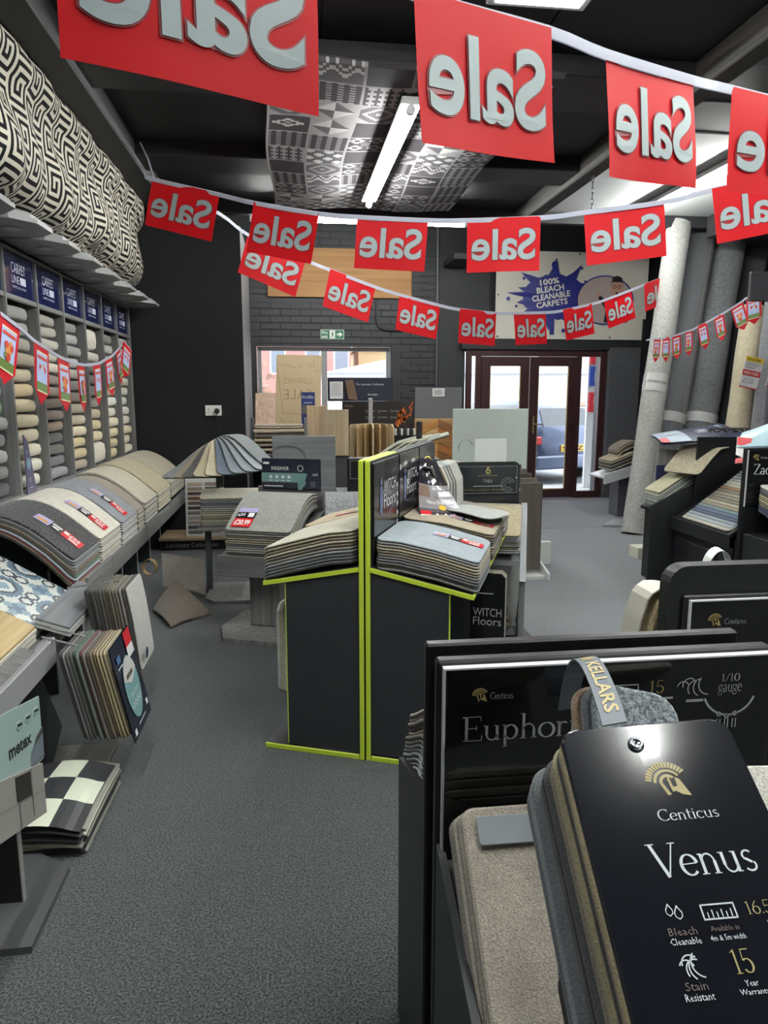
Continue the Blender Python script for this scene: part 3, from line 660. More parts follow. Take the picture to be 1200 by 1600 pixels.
tag(G().tube([(-1.50, 7.8, 3.36), (-1.50, 3.0, 3.36)], .03, 10).build('drape_pole', plain('2a2a2c', .5)), 'dark pole inside the top of the draped cloth', 'pole')
GREYW = wood('7e7f7e', '5b5c5c', 'Z', 5); GREYWY = wood('858685', '606161', 'Y', 5); GREYX = wood('7b7c7c', '565757', 'X', 5)
LAMPG = plain('7f8182', .4); DKG = plain('3a3d40', .5)
NAVYG = plain('1b2350', .12, 0, .6)
ORD = ['farthest', 'second', 'third', 'fourth', 'fifth', 'sixth', 'seventh', 'eighth']
NTH = ['top', 'second', 'third', 'fourth', 'fifth', 'sixth', 'seventh', 'eighth', 'ninth', 'tenth', 'eleventh', 'twelfth', 'thirteenth', 'fourteenth', 'fifteenth', 'sixteenth']
BW = .545
ROLLS = {
 0: 'a0a09a b0b0a8 b6b6aa bcbcb0 c0bfae c8c6b6 d0cfc4 d8d6ca d2cbb8 d6cba8 c9c0a8 cfc9b2',
 1: '77776f a4a49e 979389 9b8f7e a8977c b4a489 d8d6cc cfccc0 d2ccb0 cfc59f c6b98f c8bb95',
 2: 'c2bfb4+ b8b5aa 8e8e8b 807d78 7d7c7a 8a857c b0a587 c0b28a cabe9c c8c4b6+',
 3: '7b7b79 9a9a96 8f8f8b a3a29c 9b9a93 8d8d89 87837a b3aa94 bdb29a c9bea4 c2b28a b9aa86 9f9384',
 4: '8d8a83 9a958a a5a298 b0ada2 beb6a4 7d7068 85776c 6c5d50 766b62 85735f 4c4b4a 55524c 5f6062 828385',
 5: '8a8a88 8f8e8a 8f8a80 8a7f6c a59a82 b5a27c b9ad8e beb596 bcb39a c2bda8 c8c4b2 cdc9b8',
 6: '84847f 8f8f8a 8a8a86 9a958a b02a30 6d8aa8 5d8a5a 9a9a9c 77777a 9b9b9c 6b6b6c 303033'}
def cname(h):
    r, g_, b = [int(h[i:i+2], 16) for i in (0, 2, 4)]
    if r > 150 and g_ < 80: return 'red'
    if b > r+30: return 'blue'
    if g_ > r+25: return 'green'
    m = (r+g_+b)/3; w = r-b
    if m < 70: return 'charcoal'
    if w > 40: return 'sandy beige' if m > 140 else 'brown'
    if w > 18: return 'cream' if m > 175 else ('beige' if m > 140 else 'taupe')
    return 'off-white' if m > 185 else ('pale grey' if m > 150 else 'grey')
def pill(y0, y1, x0, x1, z0, z1, rs):
    """soft folded carpet length: rounded cross-section, rounded ends"""
    g = G(); vs = []; n = 14; cx = (x0+x1)/2; cz = (z0+z1)/2
    st = [(0, .84), (.03, .95), (.1, 1), (.4, 1), (.7, 1), (.9, 1), (.97, .93), (1, .75)]
    ph = rs.uniform(0, 6)
    for t, k in st:
        for q in range(n):
            a = 2*math.pi*q/n; c = math.cos(a); s_ = math.sin(a)
            e = .36
            X = cx+(x1-x0)/2*math.copysign(abs(c)**e, c)*(.9+.1*k); Zc = cz+(z1-z0)/2*math.copysign(abs(s_)**e, s_)*k+.003*math.sin(t*7+ph)
            vs.append((X, y0+(y1-y0)*t, Zc))
    fs = [(i*n+q, i*n+(q+1) % n, (i+1)*n+(q+1) % n, (i+1)*n+q) for i in range(len(st)-1) for q in range(n)]
    fs += [tuple(range(n-1, -1, -1)), tuple(range((len(st)-1)*n, len(st)*n))]
    return g.raw(vs, fs)
rs = random.Random(11)
for b in range(8):
    y1 = 7.8-b*BW; y0 = y1-BW; wh = 'next to the black partition' if b == 0 else ('%s from the black partition' % ORD[b] if b else '')
    T = thing('shelving_bay', 'grey carpet shelving bay with blue header sign, %s' % wh, 'shelving', (-1.85, (y0+y1)/2, 0), 0, 'carpet shelving bays')
    G().bbox(-2.1, -1.63, y0+.001, y0+.024, .0, 2.40, .003).build('side_panel', GREYW, T, world=True)
    if b == 0: G().bbox(-2.1, -1.63, y1+.001, y1+.024, .0, 2.40, .003).build('side_panel', GREYW, T, world=True)
    G().box(-2.1, -2.08, y0+.024, y1, 0, 2.40).build('back_panel', plain('3e4042', .6), T, world=True)
    G().bbox(-2.08, -1.63, y0+.024, y1, .915, .94, .003).build('shelf_base', GREYWY, T, world=True)
    G().bbox(-2.08, -1.63, y0+.024, y1, 2.385, 2.40, .002).build('top_board', GREYWY, T, world=True)
    if b < 7:
        sg = G().bbox(-1.66, -1.645, y0+.03, y1-.005, 2.13, 2.372, .003).build('header_sign', NAVYG, T, world=True)
        G().bbox(-1.66, -1.635, y0+.024, y1, 2.10, 2.13, .003).build('sign_rail', GREYWY, T, world=True)
        fn = plane_fn((-1.645, y0+.03, 2.13), (0, 1, 0), (0, 0, 1), .002); g = G()
        letters(g, 'CARPET', fn, .13, .36, .135, .195); letters(g, 'LINE', fn, .13, .25, .075, .120); rect(g, fn, .265, .36, .075, .12); letters(g, 'CARPETS & FLOORING', fn, .13, .36, .045, .06, res=1)
        g.build('lettering', plain('c9cde0', .4), T, world=True)
        g = G()
        for yy in (.03, BW-.065): ring(g, fn, yy, .13, 0, .012, n=10)
        g.build('screw_cap', plain('c9cacc', .2, .8), T, world=True)
    # lamp canopy: two stacked chamfered plates with a round downlight
    ym = (y0+y1)/2; hh = BW/2-.012
    zz = 2.405 + (.0 if b < 3 else (.012 if b == 3 else .02))
    cp = [(-1.66, ym-hh), (-1.42, ym-hh), (-1.33, ym-hh+.12), (-1.33, ym+hh-.12), (-1.42, ym+hh), (-1.66, ym+hh)]
    c2 = [(-1.66, ym-hh+.02), (-1.40, ym-hh+.02), (-1.30, ym-hh+.14), (-1.30, ym+hh-.14), (-1.40, ym+hh-.02), (-1.66, ym+hh-.02)]
    T2 = thing('canopy_lamp', 'grey chamfered canopy lamp over the shelving bay %s' % wh, 'lamp', (-1.5, ym, zz), 0, 'shelf canopy lamps')
    G().prism(cp, 'Z', zz+.022, zz+.045).build('upper_plate', LAMPG, T2, world=True)
    G().prism(c2, 'Z', zz-.002, zz+.02).build('lower_plate', LAMPG, T2, world=True)
    G().tube([(-1.47, ym, zz-.002), (-1.47, ym, zz-.009)], .05, 16).build('downlight', plain('9a9da0', .3), T2, world=True)
    # folded carpets
    if b in ROLLS:
        cs = ROLLS[b].split(); units = sum(2.0 if c.endswith('+') else 1 for c in cs); h = (2.09-.945)/units; z = 2.09
        for k, c in enumerate(cs):
            tall = c.endswith('+'); c = c.strip('+'); hh_ = h*(2 if tall else 1)
            L = rs.uniform(.42, .455); e0 = y0+.03+rs.uniform(0, .012)
            o = pill(e0, e0+L, -1.99, -1.66+rs.uniform(-.02, .012), z-hh_+.005, z-.005, rs).build('folded_carpet', carpet(''.join('%02x' % min(245, int(int(c[i:i+2], 16)*1.12)) for i in (0, 2, 4)), None, 230, .7, .5), smooth=True)
            tag(o, '%s folded carpet, %s from the top in the shelving bay %s' % (cname(c), 'topmost' if k == 0 else NTH[k], 'by the partition' if b == 0 else ORD[b]+' from the partition') if k else '%s folded carpet at the top of the shelving bay %s' % (cname(c), 'by the partition' if b == 0 else ORD[b]+' from the partition'), 'carpet', 'folded carpets in the shelving')
            z -= hh_
    # sloping display desk under the bay
    if b < 7:
        D = thing('display_desk', 'grey sloping display desk under the shelving bay %s' % wh, 'desk', (-1.4, ym, 0), 0, 'sloping display desks')
        G().prism([(-1.62, .82), (-1.62, .84), (-1.15, .505), (-1.15, .485)], 'Y', y0+.006, y1-.004).build('sloping_top', DKG, D, world=True)
        G().bbox(-1.15, -1.128, y0+.004, y1-.004, .425, .545+rs.uniform(-.006, .006), .003).build('fascia', GREYWY, D, world=True)
        pn = G().prism([(-1.62, 0), (-1.34, 0), (-1.34, .60), (-1.62, .84)], 'Y', y0+.01, y0+.028).build('side_panel', plain('33383c', .5), D, world=True)
        G().bbox(-1.342, -1.332, y0+.008, y0+.03, 0, .60, .002).build('edge_strip', plain('9a9c9b', .4), D, world=True)
        G().box(-1.62, -1.60, y0+.03, y1-.004, 0, .86).build('back_board', plain('24282b', .6), D, world=True)
# leaning purple leaflet at the shelf foot
T = thing('leaflet', 'tall purple leaflet leaning at the foot of the shelving', 'leaflet', (-1.60, 4.68, .9))
g = G(); g.prism([(4.60, .92), (4.76, .92), (4.66, 1.26), (4.60, 1.30)], 'X', -1.625, -1.618); g.build('card', plain('5f5b74', .35), T, world=True)
fn = lambda a, b: Vector((-1.6165, 4.60+a, .92+b)); g = G(); ring(g, fn, .045, .20, 0, .035, n=14); g.build('roundel', plain('7fa0b4', .35), T, world=True)
g = G(); ring(g, fn, .05, .10, .01, .016, n=10); rect(g, fn, .035, .09, .05, .056); rect(g, fn, .02, .04, .27, .28); g.build('lettering', plain('b9b6c8', .4), T, world=True)
# ------------------------------------------------------------------ sample books on the sloping desks (facing the aisle)
LP = [(0, .395), (.07, .425), (.16, .435), (.27, .385), (.37, .29), (.455, .195), (.50, .165)]
def left_book(label, y0, y1, cols, top, n=10, dz=0., lab=True, tilt=0, sc_=1.):
    ym = (y0+y1)/2; w = y1-y0-.012
    P = bez(LP, 12); P = [(p.x*sc_, p.y+dz) for p in P]
    sp = lambda t: .38+.62*t
    T = sample_book('carpet_sample_book', label, (-1.64, ym, .53), -90, P, w, n, .0165, cols, group='sample books on the sloping desks', pile=[top]+[None]*20, spread=sp, r=.03)
    if lab:
        tf = top_fn(P, .004); fn = lambda u, v: tf(w*.5-.17-v, .32-u)
        price_label(T, fn, 0, .29, .0, .105)
    return T
left_book('black speckled topped sample book with price strip, nearest on the desks', 3.80, 4.33, ['3a3a3c', '8b8f92', '6f7479', '8f9498', '7a6f60', '6b5f50', '4f6a5c', 'a9b4bc', '6a2430', '8a7f68', '9a9078'], carpet('8d8f92', '0b0b0d', 150, .9, .3, .11), 11)
left_book('off-white topped sample book with price strip on the sloping desks', 4.34, 4.87, ['c9c6ba', 'b3afa4', 'c4bfb1', 'a8a398', 'd0ccbf'], carpet('dcd8cb', 'c2bdb0', 200, .4, .6), 11)
left_book('smooth grey topped sample book with price strip on the sloping desks', 4.88, 5.38, ['8d9094', 'a8aaac', 'c0c0ba', '9da0a2', 'b9b7ac'], carpet('90949a', '6c7076', 260, .4, .5), 10)
left_book('narrow brown flecked sample book between grey and cream ones', 5.39, 5.63, ['9a9186', 'b2ab9e', '8a857c', 'c0baac'], carpet('a29788', '6e6558', 240, .5, .45), 10, -.005, False)
left_book('cream topped sample book beside the brown flecked one', 5.64, 6.18, ['bdb8a6', '9fa09c', 'c9c5b6', '8d8f8e', 'cfcabb'], carpet('c2bca9', 'a49e8c', 200, .4, .5), 10, .012, False)
left_book('khaki beige topped sample book, second from the black partition', 6.19, 6.85, ['b5ae92', 'c8c3ae', 'a8a79c', 'c4beaa'], carpet('b3aa8c', '92896e', 200, .4, .5), 10, .02, False)
left_book('pale stone topped sample book closest to the black partition', 6.86, 7.72, ['a9a38f', '8f8d84', 'c4bfae', 'a5a396'], carpet('b2ab96', '8d8673', 200, .4, .5), 9, .02, False)
# encaustic tile samples lying on the near desk
def tilefn(u, v):  # u along +Y, v from back to front
    return Vector((-1.60+v*.46, 3.16+u*.62, .80-v*.285))
n = 48; rows = []
for j in range(n):
    row = []
    for i in range(n):
        x = ((i+.5)/n*2) % 1*2-1; y = ((j+.5)/n*2) % 1*2-1; r = math.hypot(x, y); a = math.atan2(y, x); rc = math.hypot(1-abs(x), 1-abs(y))
        v = 0
        if r < .5*(.55+.45*abs(math.cos(2*a))) and r < .48: v = 1
        if r < .3*(.4+.6*abs(math.sin(2*a))): v = 2
        if abs(rc-.62) < .09: v = 2
        elif abs(rc-.46) < .06: v = 3
        elif rc < .22: v = 1
        if abs(math.hypot(abs(x)-.75, y)-.2) < .06 or abs(math.hypot(x, abs(y)-.75)-.2) < .06: v = 3
        row.append(v)
    rows.append(row)
T = thing('tile_sample_board', 'blue and white encaustic pattern tile boards on the near desk', 'tile sample', (-1.37, 3.47, .5))
nrm = (tilefn(1, 0)-tilefn(0, 0)).cross(tilefn(0, 1)-tilefn(0, 0)).normalized()*-1
if nrm.z < 0: nrm = -nrm
for k in range(3):
    g = G(); o = nrm*(-.013*k); q = [tilefn(0, 0)+o, tilefn(1, 0)+o, tilefn(1, 1)+o, tilefn(0, 1)+o]; q = [p+Vector((.006*k, .004*k, 0)) for p in q]; l_ = [p-nrm*.0125 for p in q]
    g.raw(q+l_, [(0, 3, 2, 1), (4, 5, 6, 7), (0, 1, 5, 4), (1, 2, 6, 5), (2, 3, 7, 6), (3, 0, 4, 7)]); g.build('board', plain('b9bcb6', .4), T, world=True)
g = G(); bitmap(g, lambda u, v: tilefn(u, 1-v)+nrm*.0012, rows, 0, 1, 0, 1); g.build('printed_face', [plain('d4d8d2', .3), plain('8fa5b3', .3), plain('6d8496', .3), plain('4f5660', .3)], T, world=True)
g = G(); g.prism([(-1.62, .755), (-1.62, .735), (-1.12, .435), (-1.12, .455)], 'Y', 2.92, 3.79)
T = thing('display_desk', 'grey sloping desk carrying the tile and plank boards', 'desk', (-1.4, 3.1, 0), 0, 'sloping display desks')
g.build('sloping_top', GREYX, T, world=True)
G().bbox(-1.12, -1.098, 2.92, 3.79, .40, .475, .003).build('fascia', plain('8f9192', .4), T, world=True)
for y in (2.95, 3.72): G().prism([(-1.62, 0), (-1.24, 0), (-1.24, .48), (-1.62, .71)], 'Y', y, y+.02).build('side_panel', plain('33383c', .5), T, world=True)
# grey plank boards at the front of the desk, timber coloured ones nearer
def plank_pile(label, y0, y1, x0, x1, z0, slope, n, t, cols, axis='Y'):
    T = thing('plank_sample_board', label, 'plank sample', ((x0+x1)/2, (y0+y1)/2, z0))
    for k in range(n):
        j = rs.uniform(-.004, .004); zz = z0+k*t
        G().prism([(x0+j, zz+slope), (x1+j, zz), (x1+j, zz+t*.93), (x0+j, zz+slope+t*.93)], 'Y', y0+j, y1+j).build('plank', cols[k], T, world=True)
    return T
gw = wood('8b8e91', '63666a', 'Y', 4, .4)
plank_pile('grey wood grain plank samples stacked at the desk front edge', 3.2, 3.84, -1.14, -1.0, .482, .05, 4, .011, [plain('c9cac6', .4), plain('a5a7a5', .4), plain('d0d1cc', .4), gw])
plank_pile('light oak plank samples stacked at the lower left', 2.42, 3.08, -1.50, -1.10, .51, .235, 5, .013, [plain('cfcdc4', .4), plain('b9b6aa', .4), plain('d6d4cb', .4), plain('c2bfb3', .4), wood('bfa878', '9d8557', 'Y', 4, .4)])
plank_pile('pale cream plank offcuts lying on the light oak ones', 2.5, 2.86, -1.50, -1.21, .65, .165, 3, .014, [plain('d6d4cb', .4), plain('c2bfb3', .4), wood('c9b591', 'b09a72', 'Y', 4, .4)])
# ================================================================== bunting (tape with flags), positions in metres
CH_A = [(-0.345, 1.27, 2.357), (0.06, 1.44, 2.352), (0.263, 1.606, 2.368), (0.619, 1.779, 2.393), (0.802, 1.879, 2.397), (1.142, 2.066, 2.427), (1.333, 2.191, 2.461), (1.814, 2.378, 2.478)]
CH_B = [(-0.938, 5.212, 2.981), (-0.875, 5.125, 2.935), (-0.429, 4.913, 2.8), (-0.204, 4.684, 2.701), (0.184, 4.496, 2.606), (0.401, 4.412, 2.575), (0.804, 4.305, 2.544), (1.016, 4.225, 2.532), (1.416, 4.124, 2.535), (1.637, 4.047, 2.551), (2.058, 3.95, 2.597), (2.318, 3.928, 2.66), (2.733, 3.837, 2.739)]
CH_C = [(-0.879, 5.2, 2.956), (-0.484, 5.485, 2.817), (-0.298, 5.701, 2.723), (0.128, 5.773, 2.562), (0.32, 5.894, 2.515), (0.691, 5.982, 2.403), (0.915, 6.152, 2.369), (1.279, 6.247, 2.298), (1.477, 6.373, 2.282), (1.846, 6.508, 2.269), (2.05, 6.627, 2.285), (2.407, 6.77, 2.311), (2.621, 6.902, 2.346), (2.982, 7.075, 2.432), (3.175, 7.214, 2.489), (3.543, 7.393, 2.62), (3.873, 7.779, 2.733), (4.433, 8.251, 2.926)]
CH_D = [(-1.265, 3.438, 1.9), (-1.233, 3.578, 1.846), (-1.229, 3.724, 1.805), (-1.227, 3.922, 1.772), (-1.26, 4.179, 1.753), (-1.26, 4.38, 1.734), (-1.291, 4.639, 1.73), (-1.316, 4.898, 1.732), (-1.346, 5.211, 1.749), (-1.351, 5.419, 1.766), (-1.391, 5.736, 1.802), (-1.388, 5.947, 1.841), (-1.43, 6.267, 1.888), (-1.44, 6.481, 1.942), (-1.487, 6.806, 2.012), (-1.459, 6.993, 1.934)]
CH_E = [(3.815, 7.53, 2.117), (3.847, 7.425, 2.123), (3.864, 7.32, 2.119), (3.865, 7.269, 2.118), (3.886, 7.164, 2.12), (3.879, 7.115, 2.126), (3.91, 7.012, 2.144), (3.908, 6.912, 2.155), (3.922, 6.81, 2.168), (3.944, 6.76, 2.191), (3.975, 6.659, 2.225), (3.984, 6.56, 2.251), (4.015, 6.46, 2.288), (3.99, 6.314, 2.312), (4.039, 6.215, 2.368), (4.011, 6.119, 2.383), (4.049, 5.964, 2.402), (4.064, 5.858, 2.388)]
REDF = flagmat('red_flag_film', 'cf141f', .25, .5); TAPEM = flagmat('white_tape', 'b9bccb', .2, .5)
LETM = plain('94a1a3', .5); OUTM = plain('7d2026', .45)
def flag_fn(p0, p1, h, lean=0., ph=0., amp=.005):
    p0 = Vector(p0); p1 = Vector(p1); t = (p1-p0); L = t.length; t = t.normalized()
    dn = (Vector((0, 0, -1)) + t*t.z*.85).normalized(); nn = t.cross(dn).normalized()
    if nn.dot(Vector((0, 0, 1.55))-p0) < 0: nn = -nn
    def fn(u, v, o=0.):
        return p0+t*(L*u)+dn*(h*(1-v)) + nn*(o+amp*math.sin(u*5+ph)*(1.1-v)+lean*(1-v)+amp*.6*math.sin(v*4+ph*2))
    return fn
def cloth(g, fn, nu, nv, u0=0, u1=1, v0=0, v1=1, o=0., mi=None):
    vs = [fn(u0+(u1-u0)*i/nu, v0+(v1-v0)*j/nv, o) for i in range(nu+1) for j in range(nv+1)]
    fs = [(i*(nv+1)+j, i*(nv+1)+j+1, (i+1)*(nv+1)+j+1, (i+1)*(nv+1)+j) for i in range(nu) for j in range(nv)]
    g.raw(vs, fs, mi)
def smooth_path(P, k=4):
    P = [Vector(p) for p in P]; out = []
    for i in range(len(P)-1):
        a = P[max(i-1, 0)]; b = P[i]; c = P[i+1]; d = P[min(i+2, len(P)-1)]
        for q in range(k):
            t = q/k; out.append(.5*((2*b)+(c-a)*t+(2*a-5*b+4*c-d)*t*t+(3*b-a-3*c+d)*t**3))
    return out+[P[-1]]
def sale_bunting(label, P, pairs, h, tapew, extra=()):
    T = thing('sale_bunting', label, 'bunting', P[0], 0, 'sale bunting')
    for q, (i, j) in enumerate(pairs):
        fn = flag_fn(P[i], P[j], h, .012, q*1.7)
        g = G(); cloth(g, fn, 8, 6); cloth(g, fn, 8, 6, o=-.0008); f = g.build('flag', REDF, T, world=True, smooth=True)
        g = G(); letters(g, 'Sale', lambda u, v: fn(u, v, .0025), .945, .055, .205, .805, bold=.034, res=7); g.build('letter_outline', OUTM, f, world=True)
        g = G(); letters(g, 'Sale', lambda u, v: fn(u, v, .0045), .935, .065, .215, .795, bold=.020, res=7); g.build('lettering', LETM, f, world=True)
    path = smooth_path(P)
    g = G(); vs = []; fs = []
    for p in path: vs += [p+Vector((0, -.003, .004)), p+Vector((0, -.003, -tapew))]
    for k in range(len(path)-1): fs.append((2*k, 2*k+1, 2*k+3, 2*k+2))
    g.raw(vs, fs); g.raw([Vector(v)+Vector((0, .006, 0)) for v in vs], [f[::-1] for f in fs]); g.build('tape', TAPEM, T, world=True)
    for a, b in extra: G().tube([a, (Vector(a)+Vector(b))/2+Vector((.01, 0, 0)), b], .006, 5).build('tie', TAPEM, T, world=True)
    return T
sale_bunting('nearest red sale bunting hanging across the top of the view', CH_A, [(0, 1), (2, 3), (4, 5), (6, 7)], .297, .022, [((-.34, 1.282, 2.237), (-1.2, .9, 3.3)), (CH_A[-1], (3.6, 2.9, 3.3))])
sale_bunting('middle red sale bunting sagging in front of the ceiling tubes', CH_B, [(1, 2), (3, 4), (5, 6), (7, 8), (9, 10), (11, 12)], .297, .022, [(CH_B[0], (-1.21, 5.9, 3.40)), (CH_B[-1], (5.4, 3.2, 3.3))])
sale_bunting('farthest red sale bunting sagging from partition to carpet rolls', CH_C, [(2, 3), (4, 5), (6, 7), (8, 9), (10, 11), (12, 13), (14, 15), (16, 17)], .297, .022, [(CH_C[0], (-1.1, 6.0, 3.42))])
PEN = [flagmat('red_pennant', 'c9202a', .15, .45), plain('a9b8dd', .4), plain('c98a3c', .4), plain('c23a22', .4), plain('5f7a3a', .4), plain('e6d7b5', .4)]
def pennants(label, P, pairs, h):
    T = thing('pennant_bunting', label, 'bunting', P[0], 0, 'small printed pennant bunting')
    for q, (i, j) in enumerate(pairs):
        fn = flag_fn(P[i], P[j], h, .0, q*2.1, .004)
        g = G(); poly = [(0, 1), (0, .24), (.5, 0), (1, .24), (1, 1)]
        g.face([fn(*p) for p in poly]); g.face([fn(*p, -.001) for p in poly][::-1]); f = g.build('flag', PEN[0], T, world=True)
        g = G(); ff = lambda u, v: fn(u, v, .002)
        rect(g, ff, .14, .86, .22, .86, 1); ff = lambda u, v: fn(u, v, .003)
        rect(g, ff, .14, .86, .22, .36, 4); rect(g, ff, .18, .82, .74, .79, 3); rect(g, ff, .14, .86, .835, .86, 5); rect(g, ff, .14, .86, .20, .225, 5)
        ff = lambda u, v: fn(u, v, .004)
        for (x, y, r, m) in ((.5, .52, .17, 2), (.38, .60, .10, 3), (.64, .58, .11, 3), (.5, .42, .13, 3), (.58, .64, .07, 2), (.36, .44, .07, 4)): ring(g, lambda a, b: ff(x+(a-x), y+(b-y)*.55), x, y, 0, r, n=8, mi=m)
        g.build('print', PEN, f, world=True)
    path = smooth_path(P, 3); g = G(); vs = []; fs = []
    for p in path: vs += [p+Vector((.003, 0, .004)), p+Vector((.003, 0, -.014))]
    for k in range(len(path)-1): fs.append((2*k, 2*k+1, 2*k+3, 2*k+2))
    g.raw(vs, fs); g.raw([Vector(v)-Vector((.006, 0, 0)) for v in vs], [f[::-1] for f in fs]); g.build('tape', TAPEM, T, world=True)
pennants('small red printed pennants strung along the carpet shelving', CH_D, [(2*k, 2*k+1) for k in range(8)], .30)
pennants('small red printed pennants strung in front of carpet rolls', CH_E, [(2*k+1, 2*k+2) for k in range(8)], .25)
# ================================================================== centre: lime edged double stand
LIME = plain('cbe346', .45); CHAR = plain('2e3135', .5); BLKG = plain('16171a', .25, 0, .3); SIL = plain('b9bcc0', .35, .2)
LO = (.28, 2.84, 0); LR = -22
SM = Matrix.Translation(LO) @ Matrix.Rotation(math.radians(LR), 4, 'Z')
def stand_unit(label, s):
    T = thing('display_stand', label, 'display stand', LO, LR, 'back to back lime edged stands')
    X = lambda a, b: (a, b) if s > 0 else (-b, -a)
    def bx(a, b, *r): x0, x1 = X(a, b); return G().bbox(x0, x1, *r, .002)
    bx(.004, .024, .004, 1.32, .0, 1.28).build('back_board', CHAR, T)
    bx(.004, .024, -.004, .004, .0, 1.282).build('edge_strip', LIME, T)
    bx(.004, .024, .004, .46, 1.28, 1.285).build('edge_strip', LIME, T)
    pl = [(.026, .03), (.35, .03), (.35, .755), (.026, .825)]
    G().prism([(s*x, z) for x, z in pl], 'Y', .004, .022).build('side_panel', CHAR, T)
    G().prism([(s*x, z) for x, z in pl], 'Y', 1.29, 1.308).build('side_panel', CHAR, T)
    bx(.35, .354, .002, .024, .03, .755).build('edge_strip', LIME, T)
    bx(.35, .354, 1.288, 1.31, .03, .755).build('edge_strip', LIME, T)
    sh = [(.026, .827), (.445, .742), (.445, .760), (.026, .845)]
    G().prism([(s*x, z) for x, z in sh], 'Y', .004, 1.31).build('shelf', CHAR, T)
    G().prism([(s*x, z) for x, z in sh], 'Y', -.004, .004).build('edge_strip', LIME, T)
    G().prism([(s*.445, .742), (s*.45, .742), (s*.45, .760), (s*.445, .760)], 'Y', -.004, 1.31).build('edge_strip', LIME, T)
    bx(.026, .46, .004, 1.31, .0, .022).build('base', CHAR, T); bx(.026, .46, -.004, .004, .0, .022).build('edge_strip', LIME, T)
    G().bbox(*X(.026, .04), .03, 1.28, .03, .80, .002).build('inner_panel', plain('1b1d20', .6), T)
    return T
TA = stand_unit('lime edged charcoal sample stand with cream samples, facing the shelving', -1)
TB = stand_unit('lime edged charcoal sample stand with black header signs, facing the doors', 1)
for k, y in enumerate((.02, .46, .90)):
    hb = G().bbox(.026, .036, y, y+.42, .90, 1.272, .003).build('header_sign', BLKG, TB)
    fn = plane_fn((.036, y, .90), (0, 1, 0), (0, 0, 1), .002); g = G()
    letters(g, 'WITCH', fn, .15, .36, .235, .285); letters(g, 'Floors', fn, .15, .35, .165, .225)
    for q in range(5): ring(g, fn, .385, .24-.042*q, 0, .012, n=10)
    letters(g, 'DESIGNED FOR REAL FAMILIES', fn, .05, .30, .03, .045, res=1)
    g.build('lettering', plain('c4c7ca', .4), TB)
    g = G(); ring(g, fn, .105, .285, 0, .016, n=10); g.face([fn(.085, .265), fn(.125, .265), fn(.135, .20), (fn(.12, .15)), fn(.09, .16), fn(.08, .20)]); ring(g, lambda a, b: fn(.19+a, .165+b*.28), 0, 0, .10, .112, 150, 400, 18)
    g.build('blue_logo', plain('5a6a8a', .4), TB)
hp = [(0, .965), (.2, .935), (.41, .885), (.43, .872)]
def stand_book(label, x, y, z, prof, w, n, t, cols, top, s=1, **k):
    p = SM @ Vector((x, y, z)); return sample_book('carpet_sample_book', label, tuple(p), LR-90*s, prof, w, n, t, cols, pile=[top]+[None]*20, group='sample books on the lime edged stands', **k)
b1 = stand_book('blue grey topped sample book on the lime edged stand by its near end', .04, .235, 0, [(0, .965), (.1, .962), (.25, .935), (.41, .895), (.425, .888)], .45, 11, .0118, ['8f989c', '9aa09f', 'a8a595', 'b0a98f', 'a39a86', '9c958a', '8a8a86', '77787c', '6a6c70', '55585c'], carpet('9aa5ab', '7d898f', 200, .3, .5), r=.04)
def sticker(T, prof, x, s0, L=.2, w=.055):
    tf = top_fn(prof, .003); price_label(T, lambda u, v: tf(x-v, s0+L-u), 0, L, 0, w)
sticker(b1, [(0, .965), (.1, .962), (.25, .935), (.41, .895), (.425, .888)], -.02, .02, .22, .07)
b2 = stand_book('beige topped sample book on the lime edged stand, behind the blue grey one', .04, .72, 0, [(0, .975), (.2, .958), (.43, .91)], .46, 10, .0125, ['a79e88', '948b78', '857d70', '6c675f', '55524d'], carpet('aaa088', '8a806a', 200, .3, .5), r=.04)
sticker(b2, [(0, .975), (.2, .958), (.43, .91)], .08, .02, .22, .07)
b3 = stand_book('brown grey sample book at the far end of the lime edged stand', .04, 1.12, 0, [(0, .96), (.2, .945), (.43, .90)], .3, 8, .0125, ['8f8778', '77716a', '9a948a'], carpet('8f8878', '6a6458', 200, .3, .5), r=.03)
b4 = stand_book('cream topped sample book on the lime edged stand facing the shelving', -.04, .235, 0, [(0, 1.0), (.12, .985), (.3, .935), (.40, .905), (.425, .885)], .45, 10, .0142, ['d0ccb9', 'c9c0a0', 'b9ad92', 'cfc7b0', '8f8878', 'b3b1a6', '8d9497', '7f878c', '6b7278', '5a5f66'], carpet('d6d3c2', 'b9b5a3', 220, .5, .5), s=-1, r=.05)
b5 = stand_book('sandy sample book with price strip behind the cream topped one', -.04, .70, 0, [(0, .985), (.2, .96), (.42, .905)], .42, 9, .0145, ['cbbb98', 'b7a98a', '9f9580', 'c0b498'], carpet('cdbf9f', 'a8987a', 220, .5, .5), s=-1, r=.05)
sticker(b5, [(0, .985), (.2, .96), (.42, .905)], .0, .12, .2, .06)
